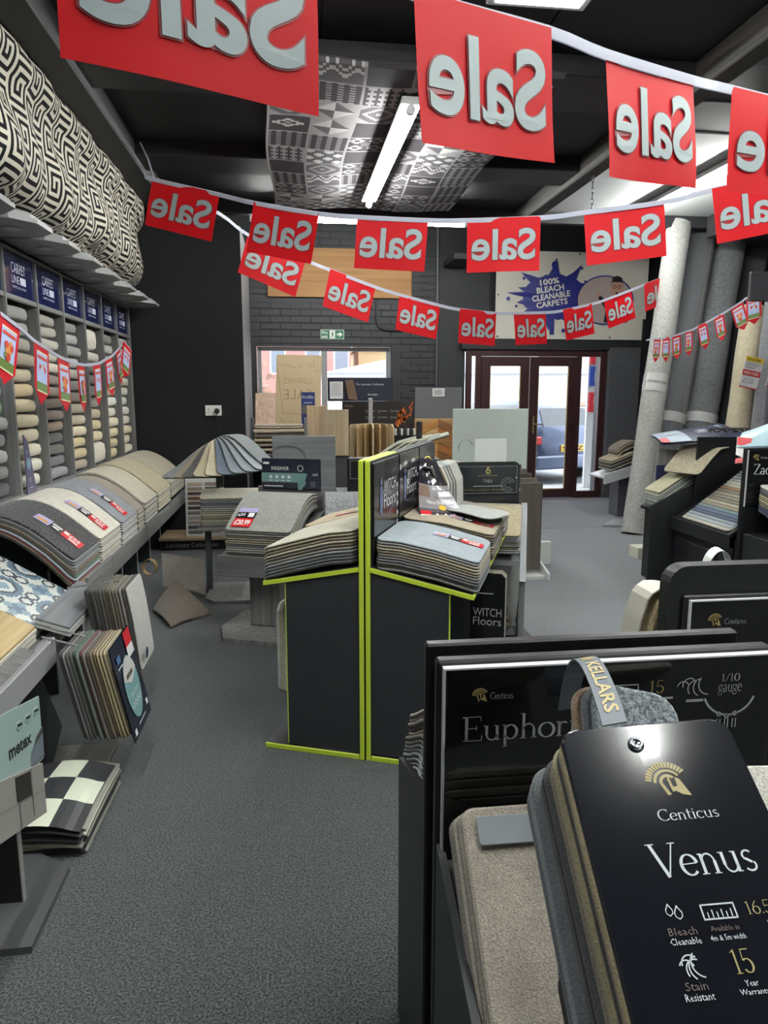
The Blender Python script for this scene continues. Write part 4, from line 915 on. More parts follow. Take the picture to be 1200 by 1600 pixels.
# twisted brochure fan lying against the header
T = thing('sample_fan', 'glossy interior photo brochure fanned over grey carpet samples', 'sample book', (.72, 3.5, .93))
def ptc(a, b, c, d, bul):
    a, b, c, d = [Vector(p) for p in (a, b, c, d)]; nn = (b-a).cross(d-a).normalized()
    return lambda u, v, o=0.: a.lerp(b, u).lerp(d.lerp(c, u), v)+nn*(bul*math.sin(math.pi*v)*math.sin(math.pi*(.2+.6*u))+o)
cv = ptc((.595, 3.33, .945), (.845, 3.38, .925), (.735, 3.64, 1.20), (.655, 3.68, 1.215), -.03)
g = G(); cloth(g, cv, 10, 10); cloth(g, cv, 10, 10, o=.003); cvo = g.build('brochure_cover', plain('8d8a8c', .15, 0, .5), T, world=True, smooth=True)
g = G(); n_ = lambda o: (lambda u, v: cv(u, v, -o) if False else cv(u, v, -.0) )
def cvp(off): return lambda u, v: cv(u, v, -off)
sgn = -1 if (cv(.5, .5, -.01)-Vector((0, 0, 1.55))).length < (cv(.5, .5, .01)-Vector((0, 0, 1.55))).length else 1
def cvp(off): return lambda u, v: cv(u, v, sgn*off)
def cpatch(g, fn, u0, u1, v0, v1, mi, n=6):
    for i in range(n):
        for j in range(n): rect(g, fn, u0+(u1-u0)*i/n, u0+(u1-u0)*(i+1)/n, v0+(v1-v0)*j/n, v0+(v1-v0)*(j+1)/n, mi)
cpatch(g, cvp(.004), 0, 1, .62, 1, 0); cpatch(g, cvp(.004), 0, 1, .0, .16, 1); cpatch(g, cvp(.004), 0, .35, .42, .6, 2, 4); cpatch(g, cvp(.004), .45, 1, .40, .55, 3, 4); cpatch(g, cvp(.005), .62, .95, .44, .52, 4, 3)
cpatch(g, cvp(.004), 0, 1, .16, .22, 5, 5)
letters(g, 'Nina Duchess', cvp(.007), .22, .9, .30, .36, bold=.01, mi=4, res=1); ring(g, lambda a, b: cvp(.007)(.58+a, .24+b*.55), 0, 0, 0, .09, n=14, mi=6); rect(g, cvp(.008), .02, .26, .10, .17, 7); rect(g, cvp(.008), .02, .26, .02, .10, 4)
for q in range(3): ring(g, cvp(.007), .40+.19*q, .11, 0, .025, n=8, mi=4)
for q in range(4): rect(g, cvp(.006), .3+.1*q, .36+.1*q, .74+.04*q, .79+.04*q, 4)
g.build('print', [plain('2c2a30', .12, 0, .5), plain('3a3a40', .12, 0, .5), plain('7a675c', .2), plain('6a6668', .2), plain('e8e8e6', .2), plain('57535a', .15), plain('d6b13a', .3), plain('d02a32', .3)], cvo, world=True)
for k, a in enumerate((-62, -42, -24, -8)):
    M = Matrix.Translation((.80, 3.52, .972-.007*k)) @ Matrix.Rotation(math.radians(a-90+14), 4, 'Z')
    g = G(); sheet(g, [(0, .012), (.12, .008), (.28, -.012)], .20, .007, .05, M=M); g.build('sample_sheet', [carpet(('a9aea9', 'bdbdb0', 'cfccb9', 'd4d0be')[k], None, 260, .3, .3), plain(BACK, .9)], T, world=True)
# dark deck of samples hanging behind the fan
T = thing('hanging_sample_book', 'dark bound samples with gold ring hanging by the header sign', 'sample book', (.75, 3.75, .95))
for k in range(7):
    M = Matrix.Translation((.715+.022*k, 3.70+.03*k, 1.17)) @ Matrix.Rotation(math.radians(-112), 4, 'Z')
    g = G(); sheet(g, [(-.02, .01), (.03, 0), (.07, -.09), (.075, -.24)], .22, .010, .03, M=M); g.build('sample_sheet', [carpet(('3a3a3e', '2b2b2f', 'b89b4a', 'c9c9c2', 'a3a6a2', '8f948f', 'b4b6ae')[k], None, 260, .3, .4), plain(BACK, .9)], T, world=True)
G().tube([(.70+.02*math.cos(a), 3.70, 1.19+.03*math.sin(a)) for a in [i*math.pi/8 for i in range(17)]], .004, 6).build('ring', plain('c9b25a', .3, .8), T, world=True)
# decks hanging under the stand shelves
T = thing('hanging_sample_book', 'cream sample sheets hanging beside the lime edged stand', 'sample book', tuple(SM @ Vector((-.41, .3, .2))))
for k in range(5):
    M = Matrix.Translation((-.392-.02*k, .34+.01*k, .60)) @ Matrix.Rotation(math.radians(0), 4, 'Z')
    g = G(); vs = []
    y0, y1 = -.2, .2
    pts = [(y0+.03, .0), (y1-.03, .0), (y1, -.03), (y1, -.40), (y1-.03, -.43), (y0+.03, -.43), (y0, -.40), (y0, -.03)]
    g.prism(pts, 'X', 0, .014, M=SM @ M); g.build('sample_sheet', carpet(('e2dcc6', 'c9c2aa', 'e6e1ce', 'd6cfb8', 'd9dcd4')[k], None, 220, .5, .4), T, world=True)
T = thing('hanging_sample_book', 'black covered sample book hanging under the lime edged shelf', 'sample book', tuple(SM @ Vector((.45, .62, .2))))
for k in range(6):
    g = G(); g.prism([(.355+.0, .36), (.52, .36), (.52, .68), (.50, .70), (.375, .70), (.355, .68)], 'Y', .60+.014*k, .612+.014*k, M=SM); g.build('cover' if k == 0 else 'sample_sheet', BLKG if k == 0 else carpet(('8a8375', '6f6a60', 'a09a8a')[k % 3]), T, world=True)
f0 = plane_fn((.355, .60, .36), (1, 0, 0), (0, 0, 1), .002); fn = lambda a, b: SM @ f0(a, b)
g = G(); letters(g, 'WITCH', fn, .015, .15, .13, .17); letters(g, 'Floors', fn, .015, .15, .085, .125); rect(g, fn, .03, .11, .24, .246); g.build('lettering', plain('c4c7ca', .4), T, world=True)
# ------------------------------------------------------------------ grey stand with navy header board
T = thing('display_stand', 'grey timber pedestal stand with navy header board', 'display stand', (-.04, 5.0, 0), 158.9)
PW = wood('8f8f8d', '6a6a69', 'Z', 4)
G().prism([(-.04, .74), (-.04, .72), (.57, .50), (.57, .52)], 'X', -.25, .25).build('sloping_top', GREYX, T)
G().bbox(-.26, .26, .57, .59, .40, .535, .003).build('fascia', GREYX, T)
G().bbox(-.09, .12, .20, .42, .03, .60, .004).build('pedestal', PW, T)
G().prism([(-.30, .02), (.22, .02), (.30, .16), (.30, .48), (.18, .70), (-.30, .70)], 'Z', 0, .028).build('base', PW, T)
G().bbox(-.24, .24, -.06, -.03, .60, .90, .004).build('back_board', GREYX, T)
hb = G().bbox(-.235, .2, -.03, -.012, .885, 1.10, .006).build('header_board', plain('1d2433', .25, 0, .3), T)
fn = plane_fn((.2, -.012, .885), (-1, 0, 0), (0, 0, 1), .002); g = G()
rect(g, fn, .0, .27, .05, .115, 0); ring(g, fn, .30, .05, .02, .03, n=6, mi=0); g.face([fn(.27, .0), fn(.30, .0), fn(.34, .115), (fn(.27, .115))], 0)
fn = plane_fn((.2, -.012, .885), (-1, 0, 0), (0, 0, 1), .004)
letters(g, 'ENDEAVOR', fn, .075, .205, .135, .16, bold=.01, mi=1); rect(g, fn, .015, .06, .175, .19, 1); ring(g, fn, .29, .15, .018, .022, n=14, mi=1)
for q in range(4): ring(g, fn, .07+.045*q, .088, 0, .012, n=10, mi=1)
for q in range(4): rect(g, fn, .055+.045*q, .085+.045*q, .06, .065, 1)
letters(g, 'CARPET', fn, .375, .42, .10, .115, mi=1, res=1); rect(g, fn, .36, .40, .02, .06, 2); rect(g, fn, .02, .16, .02, .026, 1)
g.build('print', [plain('6f9592', .3), plain('dfe4e6', .3), plain('4a4650', .3)], hb)
bk = sample_book('carpet_sample_book', 'large mid grey topped sample book on the navy headed pedestal stand', (-.04, 5.0, 0), 158.9, [(p.x, p.y) for p in bez([(0, .86), (.08, .885), (.2, .91), (.32, .86), (.45, .75), (.52, .705), (.555, .695)], 12)], .45, 12, .0142, ['8e908a', '6a6b68', '9a9b94', '7a776f', '8d8779', 'b0a78f', '99938a', '7d8384', '8f9696', 'a5a59c'], r=.03, pile=[carpet('a2a49c', '7b7d76', 180, .6, .5)]+[None]*20, spread=lambda t: .6+.4*t)
fn = lambda u, v: Vector((.205-v, .53-.24+u, .752+.012-(u)*.23))
g = G(); 
fl = lambda u, v: Vector((.185-u, .535-v*1.0, .715+v*.55))
price = G()
rect(price, fl, 0, .13, .13, .17, 0); rect(price, fl, 0, .13, .075, .13, 1); rect(price, fl, 0, .13, 0, .075, 2)
fl2 = lambda u, v: fl(u, v)+Vector((0, .0015, .0025)); letters(price, '£20.99', fl2, .012, .118, .012, .06, bold=.03, mi=3); letters(price, '£30', fl2, .01, .06, .09, .12, bold=.02, mi=3, res=1); rect(price, fl2, .08, .12, .085, .122, 3)
price.build('price_label', [plain('b9b3dd', .3), plain('17171a', .3), plain('d8232c', .3), plain('f2f2f0', .3)], bk)
# ------------------------------------------------------------------ stand by the partition with thick pile samples
T = thing('display_stand', 'slim dark legged stand in front of the black partition', 'display stand', (-.48, 5.65, 0), 180)
G().bbox(-.25, .25, -.22, .19, .515, .54, .003).build('top_board', GREYX, T)
G().bbox(.17, .215, -.02, .05, .02, .515, .003).build('leg', plain('4c4e50', .4), T)
G().bbox(-.20, -.155, -.02, .05, .02, .515, .003).build('leg', plain('4c4e50', .4), T)
G().prism([(-.3, -.15), (.2, -.15), (.2, .30), (.12, .40), (-.3, .40)], 'Z', 0, .026).build('base', PW, T)
sample_book('carpet_sample_book', 'cream deep pile topped sample book on the slim stand by the partition', (-.48, 5.87, 0), 180, [(0, .79), (.1, .80), (.25, .785), (.36, .762)], .47, 14, .0158, ['c5c2b1', '8f9498', '7d8389', '6b7077', '8a8f92', 'c2beac', '9fa3a0', 'b3aa88', 'd0ccba', 'aba487', '8f8a74', 'c2bda6'], r=.03, pile=[carpet('cdc9b6', 'a9a592', 120, .8, .4)]+[None]*20)
T = thing('sample_fan', 'fanned grey and cream carpet samples draped over the thick book', 'sample book', (-.58, 5.80, .80))
cols = ['5b5f64', '6f7478', '8b7f68', '3f4043', 'b5ab8c', 'c3bba0', '5f6c7c', '7b868e', '8c9498', '9aa3a6', '767d80']
for k in range(11):
    a = 62-k*11.5; q = 1-.35*abs(k-5)/5
    M = Matrix.Translation((-.60+.012*k, 5.84-.004*k, 1.10+.004*k)) @ Matrix.Rotation(math.radians(180-a*1.0), 4, 'Z')
    P = bez([(-.05, .04), (.03, .06), (.14, .05), (.20, -.06), (.30, -.13), (.44, -.19)], 10); P = [(p.x, p.y+.004*k) for p in P]
    g = G(); sheet(g, P, .17, .010, .05, M=M); g.build('sample_sheet', [carpet(cols[k], None, 240, .4, .4), plain(BACK, .9)], T, world=True)
G().bbox(-.62, -.56, 5.84, 5.87, .80, 1.13, .004).build('support_post', plain('2b2b2d', .4), T, world=True)
G().tube([(-.57+.02*math.cos(a), 5.87, 1.165+.035*math.sin(a)) for a in [i*math.pi/7 for i in range(15)]], .005, 6).build('ring', plain('2b2b2d', .4), T, world=True)
# low plinth with laminate text and swatch card
T = thing('laminate_plinth', 'low black plinth with oak top along the partition', 'plinth', (-.95, 7.4, 0))
G().bbox(-1.32, -.45, 7.2, 7.6, 0, .10, .003).build('body', plain('15161a', .4), T, world=True)
G().bbox(-1.34, -.43, 7.17, 7.62, .10, .13, .003).build('top_board', wood('b09c80', '8f7a5f', 'X', 4), T, world=True)
fn = plane_fn((-1.32, 7.2, 0), (1, 0, 0), (0, 0, 1), .002); g = G(); letters(g, 'Laminate Collection', fn, .05, .55, .03, .075); g.build('lettering', plain('8a8d92', .4), T, world=True)
T = thing('swatch_card', 'white swatch card with rows of wood colours by the partition', 'card', (-.9, 7.25, .13))
MT = Matrix.Translation((-.89, 7.24, .13)) @ Matrix.Rotation(math.radians(-8), 4, 'X')
G().bbox(-.19, .19, 0, .012, 0, .58, .004, M=MT).build('card', plain('c9cbcb', .5), T, world=True)
for i in range(2):
    for j in range(11):
        c = ['5a5a5c', '3a3c40', '8a8178', '9a9288', '6d6a66', '3f332b', '5f5048', '6a4a30', '4a3a32', '8a7a66', 'a99a86'][(j+3*i) % 11]
        G().bbox(-.165+i*.17, -.02+i*.17, -.008, .0, .03+j*.048, .062+j*.048, .002, M=MT).build('swatch', plain(c, .4), T, world=True)
# samples dropped on the floor
def floor_sample(name, label, P, t, mats, rows=None):
    T = thing(name, label, 'carpet sample', P[0]); P = [Vector(p) for p in P]
    f = lambda u, v: P[0].lerp(P[1], u).lerp(P[3].lerp(P[2], u), v)+Vector((0, 0, .02*math.sin(math.pi*u)*(1-v)+.012*math.sin(v*5)))
    g = G(); nn = Vector((0, 0, -t)); cloth(g, lambda u, v, o: f(u, v), 12, 12); cloth(g, lambda u, v, o: f(u, v)+nn, 12, 12)
    for e in ((0, 0, 1, 0), (1, 0, 1, 1), (1, 1, 0, 1), (0, 1, 0, 0)):
        for k in range(12):
            a = [e[0]+(e[2]-e[0])*k/12, e[1]+(e[3]-e[1])*k/12]; b = [e[0]+(e[2]-e[0])*(k+1)/12, e[1]+(e[3]-e[1])*(k+1)/12]
            g.face([f(*a), f(*b), f(*b)+nn, f(*a)+nn])
    g.build('pile', mats[0], T, world=True)
    if rows: 
        g = G(); bitmap(g, lambda u, v: f(u, v)+Vector((0, 0, .002)), rows, .02, .98, .02, .98); g.build('herringbone_weave', mats[1:], T, world=True)
    return T
hr = [[0 if ((i+ (j if (i//6) % 2 == 0 else -j)) % 4) < 2 else 1 for i in range(60)] for j in range(60)]
floor_sample('herringbone_sample', 'brown herringbone weave carpet sample dropped on the floor', [(-1.02, 5.12, .02), (-.83, 4.72, .02), (-.60, 5.02, .02), (-.90, 5.42, .18)], .012, [carpet('7d7266', '4f463d'), carpet('8c8174', '6a6056', 300, .4), carpet('5a5148', '3f3831', 300, .4)], hr)
floor_sample('grey_sample', 'plain grey beige carpet sample propped behind the herringbone one', [(-1.00, 5.45, .10), (-.68, 5.42, .03), (-.72, 5.66, .27), (-1.05, 5.72, .31)], .012, [carpet('8f8b82', '6e6a62', 200, .5)])
T = thing('strap_loop', 'tan strap loop beside the dropped samples', 'strap', (-1.12, 5.6, .2))
G().ribbon([(-1.12+.05*math.cos(a), 5.6, .22+.06*math.sin(a)) for a in [i*math.pi/8 for i in range(17)]], .04, (.3, 1, 0)).build('band', plain('a5895a', .6), T, world=True)
# ------------------------------------------------------------------ flecked sample stand behind the lime one
T = thing('display_stand', 'black headed sample stand between the navy header and lime stand', 'display stand', (.49, 4.95, 0), 180)
G().bbox(-.30, .12, -.02, .0, .60, 1.11, .01).build('header_board', plain('1b1c1f', .25, 0, .3), T)
G().prism([(0, .74), (0, .70), (.42, .56), (.42, .60)], 'X', -.3, .27).build('sloping_top', DKG, T)
G().bbox(-.08, .08, .05, .3, .0, .62, .004).build('pedestal', PW, T)
fn = plane_fn((.12, .0, .6), (-1, 0, 0), (0, 0, 1), .002); g = G(); rect(g, fn, .02, .4, .485, .488); rect(g, fn, .02, .4, .36, .363); rect(g, fn, .02, .023, .36, .488); g.build('line_print', plain('7d7f84', .4), T)
sample_book('carpet_sample_book', 'dark flecked sample book behind the lime edged stand', (.42, 4.93, 0), 178, [(p.x, p.y) for p in bez([(0, .87), (.1, .90), (.22, .90), (.34, .82), (.40, .76)], 10)], .42, 9, .0145, ['77787a', '55585c', '8d8f8d', '6a6a66', '99968a'], r=.04, pile=[carpet('9b9da0', '3c3e41', 130, .8, .4)]+[None]*20)
# grey back board of the next stand
T = thing('display_stand', 'plain grey wood grain backed stand behind the navy header', 'display stand', (.1, 6.35, 0))
G().bbox(-.18, .37, 6.30, 6.325, .30, 1.18, .003).build('back_board', wood('8b9093', '6d7275', 'X', 3), T, world=True)
G().bbox(-.16, .35, 6.33, 6.8, .0, .70, .004).build('body', DKG, T, world=True)
G().ribbon([(-.05+.16*math.cos(a), 6.29, 1.0+.1*math.sin(a)) for a in [math.pi*(i/10) for i in range(11)]], .01, (0, 1, 0)).build('wire_handle', plain('8f9294', .3, .7), T, world=True)
# ================================================================== behind: stands, racks and boards towards the window
T = thing('display_stand', 'grey ended stand with black scroll header board', 'display stand', (1.22, 4.41, 0), 0); GS = T
hd = [(1.01, .70), (1.01, 1.09), (1.02, 1.11), (1.04, 1.12), (1.40, 1.12), (1.42, 1.11), (1.43, 1.09), (1.43, .70)]
hb = G().prism(hd, 'Y', 4.40, 4.425).build('header_board', plain('232629', .3, 0, .2), T, world=True)
G().bbox(1.025, 1.415, 4.392, 4.399, .915, 1.10, .003).build('clear_cover', plain('2c3033', .08, 0, .5), T, world=True)
fn = plane_fn((1.025, 4.392, .915), (1, 0, 0), (0, 0, 1), .002); g = G()
ring(g, fn, .195, .145, .008, .016, n=12, mi=0); ring(g, fn, .195, .165, .004, .010, 0, 270, 10, mi=0); letters(g, 'JASON DIAMOND', fn, .13, .26, .115, .123, res=1, mi=0); letters(g, 'THEA', fn, .165, .225, .075, .095, mi=1); rect(g, fn, .10, .29, .05, .055, 1); letters(g, 'Smart Choices - Last Between - Amazing Days', fn, .04, .30, .025, .034, res=1, mi=0)
for r in (.02, .034, .046): ring(g, fn, .325, .06, r-.002, r, 20, 320, 16, mi=1)
for a, b, c, d in ((.004, .386, .006, .008), (.004, .386, .177, .179), (.004, .006, .006, .179), (.384, .386, .006, .179)): rect(g, fn, a, b, c, d, 1)
for x in (.01, .38): ring(g, fn, x, .105, 0, .006, n=8, mi=2)
g.build('print', [plain('a9a35a', .4), plain('9a9ca0', .4), plain('dfe2e4', .2, .5)], hb, world=True)
G().prism([(4.40, .70), (4.40, .73), (3.96, .59), (3.96, .56)], 'X', 1.0, 1.44).build('sloping_top', plain('9a9d9f', .4), T, world=True)
# pierced end frame
def endframe(x, y0=3.84):
    out = [(y0, .50), (4.28, .84), (4.44, .86), (4.50, .78), (4.46, .10), (4.40, 0), (4.22, 0), (4.14, .42)]
    hole = [(4.24, .60), (4.33, .68), (4.37, .66), (4.36, .25), (4.33, .14), (4.28, .10), (4.25, .14), (4.23, .45)]
    g = G(); n = 8
    for sx in (x, x+.035):
        g.raw([(sx, *p) for p in out]+[(sx, *p) for p in hole], [(i, (i+1) % n, n+(i+1) % n, n+i) for i in range(n)] if sx > x else [(i, n+i, n+(i+1) % n, (i+1) % n) for i in range(n)])
    for ps in (out, hole): g.raw([(x, *p) for p in ps]+[(x+.035, *p) for p in ps], [(i, (i+1) % n, n+(i+1) % n, n+i) for i in range(n)])
    return g
GF = plain('a3a7aa', .4)
endframe(1.44).build('end_frame', GF, T, world=True); endframe(.98, 4.0).build('end_frame', GF, T, world=True)
G().bbox(1.02, 1.44, 4.24, 4.44, .04, .10, .004).build('foot_shelf', GF, T, world=True)
G().bbox(1.0, 1.44, 4.36, 4.39, .10, .70, .004).build('inner_board', plain('b9bdb9', .5), T, world=True)
for o in list(GS.children):
    if o.name.split('.')[0] in ('sloping_top', 'end_frame', 'foot_shelf', 'inner_board'): o.data.transform(Matrix.Rotation(math.radians(-18), 4, 'Z'))
sample_book('carpet_sample_book', 'oatmeal topped sample book under the black scroll header', (1.22, 4.385, 0), 162, [(0, .86), (.12, .862), (.3, .80), (.46, .745)], .42, 9, .0125, ['aba27f', '9ba0a0', 'b0b4b4', '8a8f92', '9a958a', '7a7a76'], r=.03, pile=[carpet('b0a688', '8a8064', 180, .6, .5)]+[None]*20, group='sample books on pale ended stands')
TS = T = thing('shelf_sample_book', 'small dark sample stack on the low shelf of the pale ended stand', 'sample book', (1.22, 4.41, .1))
for k in range(5): G().bbox(1.05+.004*k, 1.40-.006*k, 4.20, 4.42, .105+.018*k, .121+.018*k, .004).build('sample_sheet', carpet(('6a6253', '8a7f68', '4f4a42', '9a9078', '5d574c')[k]), T, world=True)
for o in list(TS.children): o.data.transform(Matrix.Rotation(math.radians(-18), 4, 'Z'))
T = thing('leaning_sample_book', 'pale bound sample sheets bent behind the black scroll header', 'sample book', (1.45, 4.7, .8))
for k in range(6):
    M = Matrix.Translation((1.42, 4.55+.035*k, .86)) @ Matrix.Rotation(math.radians(-90), 4, 'Z')
    g = G(); sheet(g, [(-.40, .26-.01*k), (-.05, .20), (.03, .16), (.06, .05)], .05, .012, .012, M=M); g.build('sample_sheet', [carpet(('c9c6b6', 'a5a498', 'd2cfbf', '8f8d82', 'bcb8a6', '9a9486')[k]), plain(BACK, .9)], T, world=True)
g = G(); g.tube([(1.16+.05*math.cos(a), 4.75, 1.18+.06*math.sin(a)) for a in [math.pi*(.1+i/9) for i in range(10)]], .003, 6); tag(g.build('wire_loop', plain('8a8d8f', .3, .8)), 'thin wire loop above the black scroll header', 'wire')
m_, n_, l_, b_ = nodes('clear_acrylic'); b_.inputs['Base Color'].default_value = (.8, .84, .82, 1); b_.inputs['Alpha'].default_value = .42; b_.inputs['Roughness'].default_value = .15
T = thing('acrylic_holder', 'clear acrylic leaflet holder behind the black scroll header', 'leaflet holder', (1.26, 4.45, 1.06))
G().bbox(1.16, 1.37, 4.50, 4.505, 1.06, 1.26, .001).build('pocket', m_, T, world=True); G().bbox(1.22, 1.31, 4.426, 4.50, 1.06, 1.10, .002).build('bracket', m_, T, world=True)
# mid stand with rolled grey green sample books
T = thing('leaning_sample_book', 'grey green rounded sample sheets bound with a black clip', 'sample book', (.85, 5.5, .8))
for k in range(5):
    M = Matrix.Translation((.60+.05*k, 5.62-.07*k, 1.0+.012*k)) @ Matrix.Rotation(math.radians(-100), 4, 'Z')
    g = G(); sheet(g, [(-.06, -.16), (0, .0), (.05, .06), (.22, .17), (.36, .21)], .30, .02, .05, M=M); g.build('sample_sheet', [carpet(('8f927f', 'b5b7a4', 'a3a692', '8a8f86', 'aab0a4')[k], None, 240, .3), plain(BACK, .9)], T, world=True)
G().bbox(.93, .97, 5.35, 5.40, 1.10, 1.34, .006).build('clip', plain('1b1b1d', .4), T, world=True)
G().bbox(.55, 1.15, 5.15, 5.75, .0, .80, .004).build('plinth', DKG, T, world=True)
T = thing('leaning_sample_book', 'cream grey sample sheets stacked at the end of the lime stand', 'sample book', (1.0, 4.3, .75))
for k in range(8):
    M = Matrix.Translation((.97+.012*k, 4.75-.012*k, 1.10-.016*k)) @ Matrix.Rotation(math.radians(-90), 4, 'Z')
    g = G(); sheet(g, [(-.14, .03), (.0, .02), (.05, -.02), (.09, -.12)], .24, .014, .03, M=M); g.build('sample_sheet', [carpet(('6f7568', 'bdb9a6', 'd2cfbf', '9b9a8e', 'c5c1ae', 'aaa694', '8d8c80', 'b5b19e')[k]), plain(BACK, .9)], T, world=True)
G().bbox(.88, 1.06, 4.66, 4.84, 0, .93, .004).build('plinth', DKG, T, world=True)
# tall pale board and plank rack
T = thing('plain_board', 'large plain pale green white board standing behind the stands', 'board', (1.77, 6.32, 0))
G().bbox(1.42, 2.11, 6.30, 6.325, .06, 1.41, .003).build('panel', plain('c6d2cc', .45), T, world=True); G().bbox(1.5, 2.03, 6.33, 6.6, 0, .06, .004).build('foot', plain('bfc6c2', .5), T, world=True)
T = thing('plank_rack', 'white floor rack holding dark upright plank samples', 'rack', (2.05, 5.95, 0))
G().prism([(1.55, 0), (2.32, 0), (2.32, .21), (2.12, .21), (2.10, .12), (1.55, .12)], 'Y', 6.16, 6.22).build('back_rail', plain('d3d6d2', .5), T, world=True)
G().prism([(5.60, 0), (6.16, 0), (6.16, .20), (5.60, .06)], 'X', 2.09, 2.11).build('side_rail', plain('d3d6d2', .5), T, world=True)
G().box(1.6, 2.09, 5.64, 6.16, .0, .03).build('tray', plain('c9ccc8', .5), T, world=True)
for k in range(5): G().bbox(1.62, 1.99+.02*k, 6.08-.085*k, 6.10-.085*k, .06-.0*k, .93-.03*k, .003, M=None).build('plank', wood(('5a544c', '6b655c', '4d4842', '746c60', '5f5850')[k], None, 'Z', 5), T, world=True)
# grey board with notice, parquet boards
T = thing('plain_board', 'grey display board with a white notice beside the door', 'board', (1.63, 8.05, 0))
G().bbox(1.37, 1.90, 8.0, 8.03, .0, 1.61, .003).build('panel', plain('66696c', .5), T, world=True); G().bbox(1.56, 1.70, 7.995, 8.0, 1.51, 1.60, .001).build('notice', plain('dfe1e0', .5), T, world=True)
fn = plane_fn((1.56, 7.995, 1.51), (1, 0, 0), (0, 0, 1), .001); g = G()
for q in range(4): rect(g, fn, .02, .12-.02*(q % 2), .065-.014*q, .071-.014*q)
g.build('lettering', plain('6a6c70', .5), T, world=True)
T = thing('parquet_board', 'oak chevron parquet sample board leaning before the grey board', 'board', (1.56, 7.8, 0))
G().bbox(1.33, 1.80, 7.80, 7.825, .3, 1.27, .003).build('backing', wood('b5915f', '95733f', 'X', 3), T, world=True)
ck = ['c98f4a', 'a96e33', 'd6a868', '8f6238', 'c08a52', 'b8763a', 'd9b27c', 'a5763f']
for j in range(9):
    z = .40+j*.088
    for s_, x0, x1 in ((0, 1.40, 1.585), (1, 1.585, 1.77)):
        a, b = (z, z+.085) if s_ == 0 else (z+.085, z)
        G().prism([(x0, a), (x1, b), (x1, b+.083), (x0, a+.083)], 'Y', 7.785, 7.80).build('plank', wood(ck[(j*2+s_*3) % 8], None, 'X', 3), T, world=True)
# oak plank boards in a steel rack
T = thing('plank_rack', 'steel post rack with upright pale oak plank boards', 'rack', (.85, 7.0, 0))
G().bbox(.735, .775, 6.98, 7.02, .0, 1.50, .004).build('post', plain('a7a8a6', .35, .5), T, world=True)
G().bbox(.42, 1.25, 6.75, 7.25, .55, .60, .004).build('tray', plain('8a8c8e', .4), T, world=True)
G().bbox(.55, 1.12, 6.85, 7.15, 0, .04, .004).build('base', plain('8a8c8e', .4), T, world=True)
for k, (a, c) in enumerate(((62, 'c6ab7c'), (75, 'b99a69'), (88, 'd0bb93'), (100, 'bd9f70'), (112, 'a88d62'), (125, 'c9b48c'), (48, 'b5a383'))):
    M = Matrix.Translation((.755, 7.0, 0)) @ Matrix.Rotation(math.radians(180+a), 4, 'Z')
    pts = [(.05, .62), (.33, .62), (.33, 1.23), (.31, 1.26), (.07, 1.26), (.05, 1.23)]
    g = G(); g.prism(pts, 'Y', -.008, .008, M=M); g.build('plank', wood(c, None, 'Z', 4), T, world=True)
hb = G().bbox(.35, 1.0, 7.18, 7.20, 1.47, 1.70, .003).build('header_board', plain('1b2233', .25, 0, .3), T, world=True)
fn = plane_fn((.35, 7.18, 1.47), (1, 0, 0), (0, 0, 1), .002); g = G(); letters(g, 'The Laminate Collection', fn, .28, .56, .155, .175, res=1); letters(g, 'lifestyle', fn, .40, .50, .05, .075, res=1); g.build('lettering', plain('c9ced6', .4), hb, world=True)
g = G(); g.bbox(.37, .50, 7.165, 7.175, 1.49, 1.66, .004); g.build('list_card', plain('d6d9da', .4), T, world=True)
fn = plane_fn((.37, 7.165, 1.49), (1, 0, 0), (0, 0, 1), .002); g = G()
for q in range(8): rect(g, fn, .02, .11, .15-.016*q, .154-.016*q)
g.build('lettering', plain('9a9da2', .4), T, world=True)
g = G(); g.prism([(.52, 1.72-.05), (.60, 1.68), (.645, 1.48), (.55, 1.49)], 'Y', 7.14, 7.16); g.build('brown_sample', wood('6a5440', None, 'Z', 4), T, world=True)
T = thing('flooring_leaflet_stand', 'black leaflet stand with flame print near the window', 'leaflet stand', (.95, 8.0, 0))
hd = [(.55, 1.10), (.55, 1.46), (1.12, 1.46), (1.25, 1.43), (1.33, 1.36), (1.35, 1.25), (1.35, 1.10)]
hb = G().prism(hd, 'Y', 8.0, 8.03).build('header_board', plain('26221f', .35), T, world=True)
G().bbox(.55, 1.35, 7.72, 8.0, .0, 1.10, .004).build('cabinet', plain('18181a', .4), T, world=True)
fn = plane_fn((.55, 8.0, 1.10), (1, 0, 0), (0, 0, 1), .002); g = G(); rs5 = random.Random(4)
for k in range(26):
    a = rs5.uniform(.58, .78); b = .10+(a-.55)*.7+rs5.uniform(-.06, .08); g.face([fn(a, b), fn(a+.03, b-.01), fn(a+.035, b+.05)], rs5.randrange(2))
for k in range(9):
    a = .02+k*.015; g.face([fn(a, .0), fn(a+.03, .0), fn(a+.015, .06+.05*rs5.random())], k % 2)
for q in range(3):
    for w in range(2): ring(g, fn, .27+.14*q, .25-.07*w, .012, .016, n=10, mi=2); rect(g, fn, .295+.14*q, .36+.14*q, .247-.07*w, .255-.07*w, 2)
letters(g, 'lifestyle', fn, .03, .12, .29, .32, res=1, mi=2)
g.build('flame_print', [plain('e2852c', .4), plain('b5521c', .4), plain('9a9a98', .4)], hb, world=True)
for k in range(7): G().bbox(.64+.055*k, .685+.055*k, 7.66, 7.70, 1.10, 1.22-.008*k, .002).build('leaflet', plain(('3a4f96', '5b6fb0', 'b9956a', '8d7a5c', 'c7b392', '44589c', '907355')[k], .4), T, world=True)
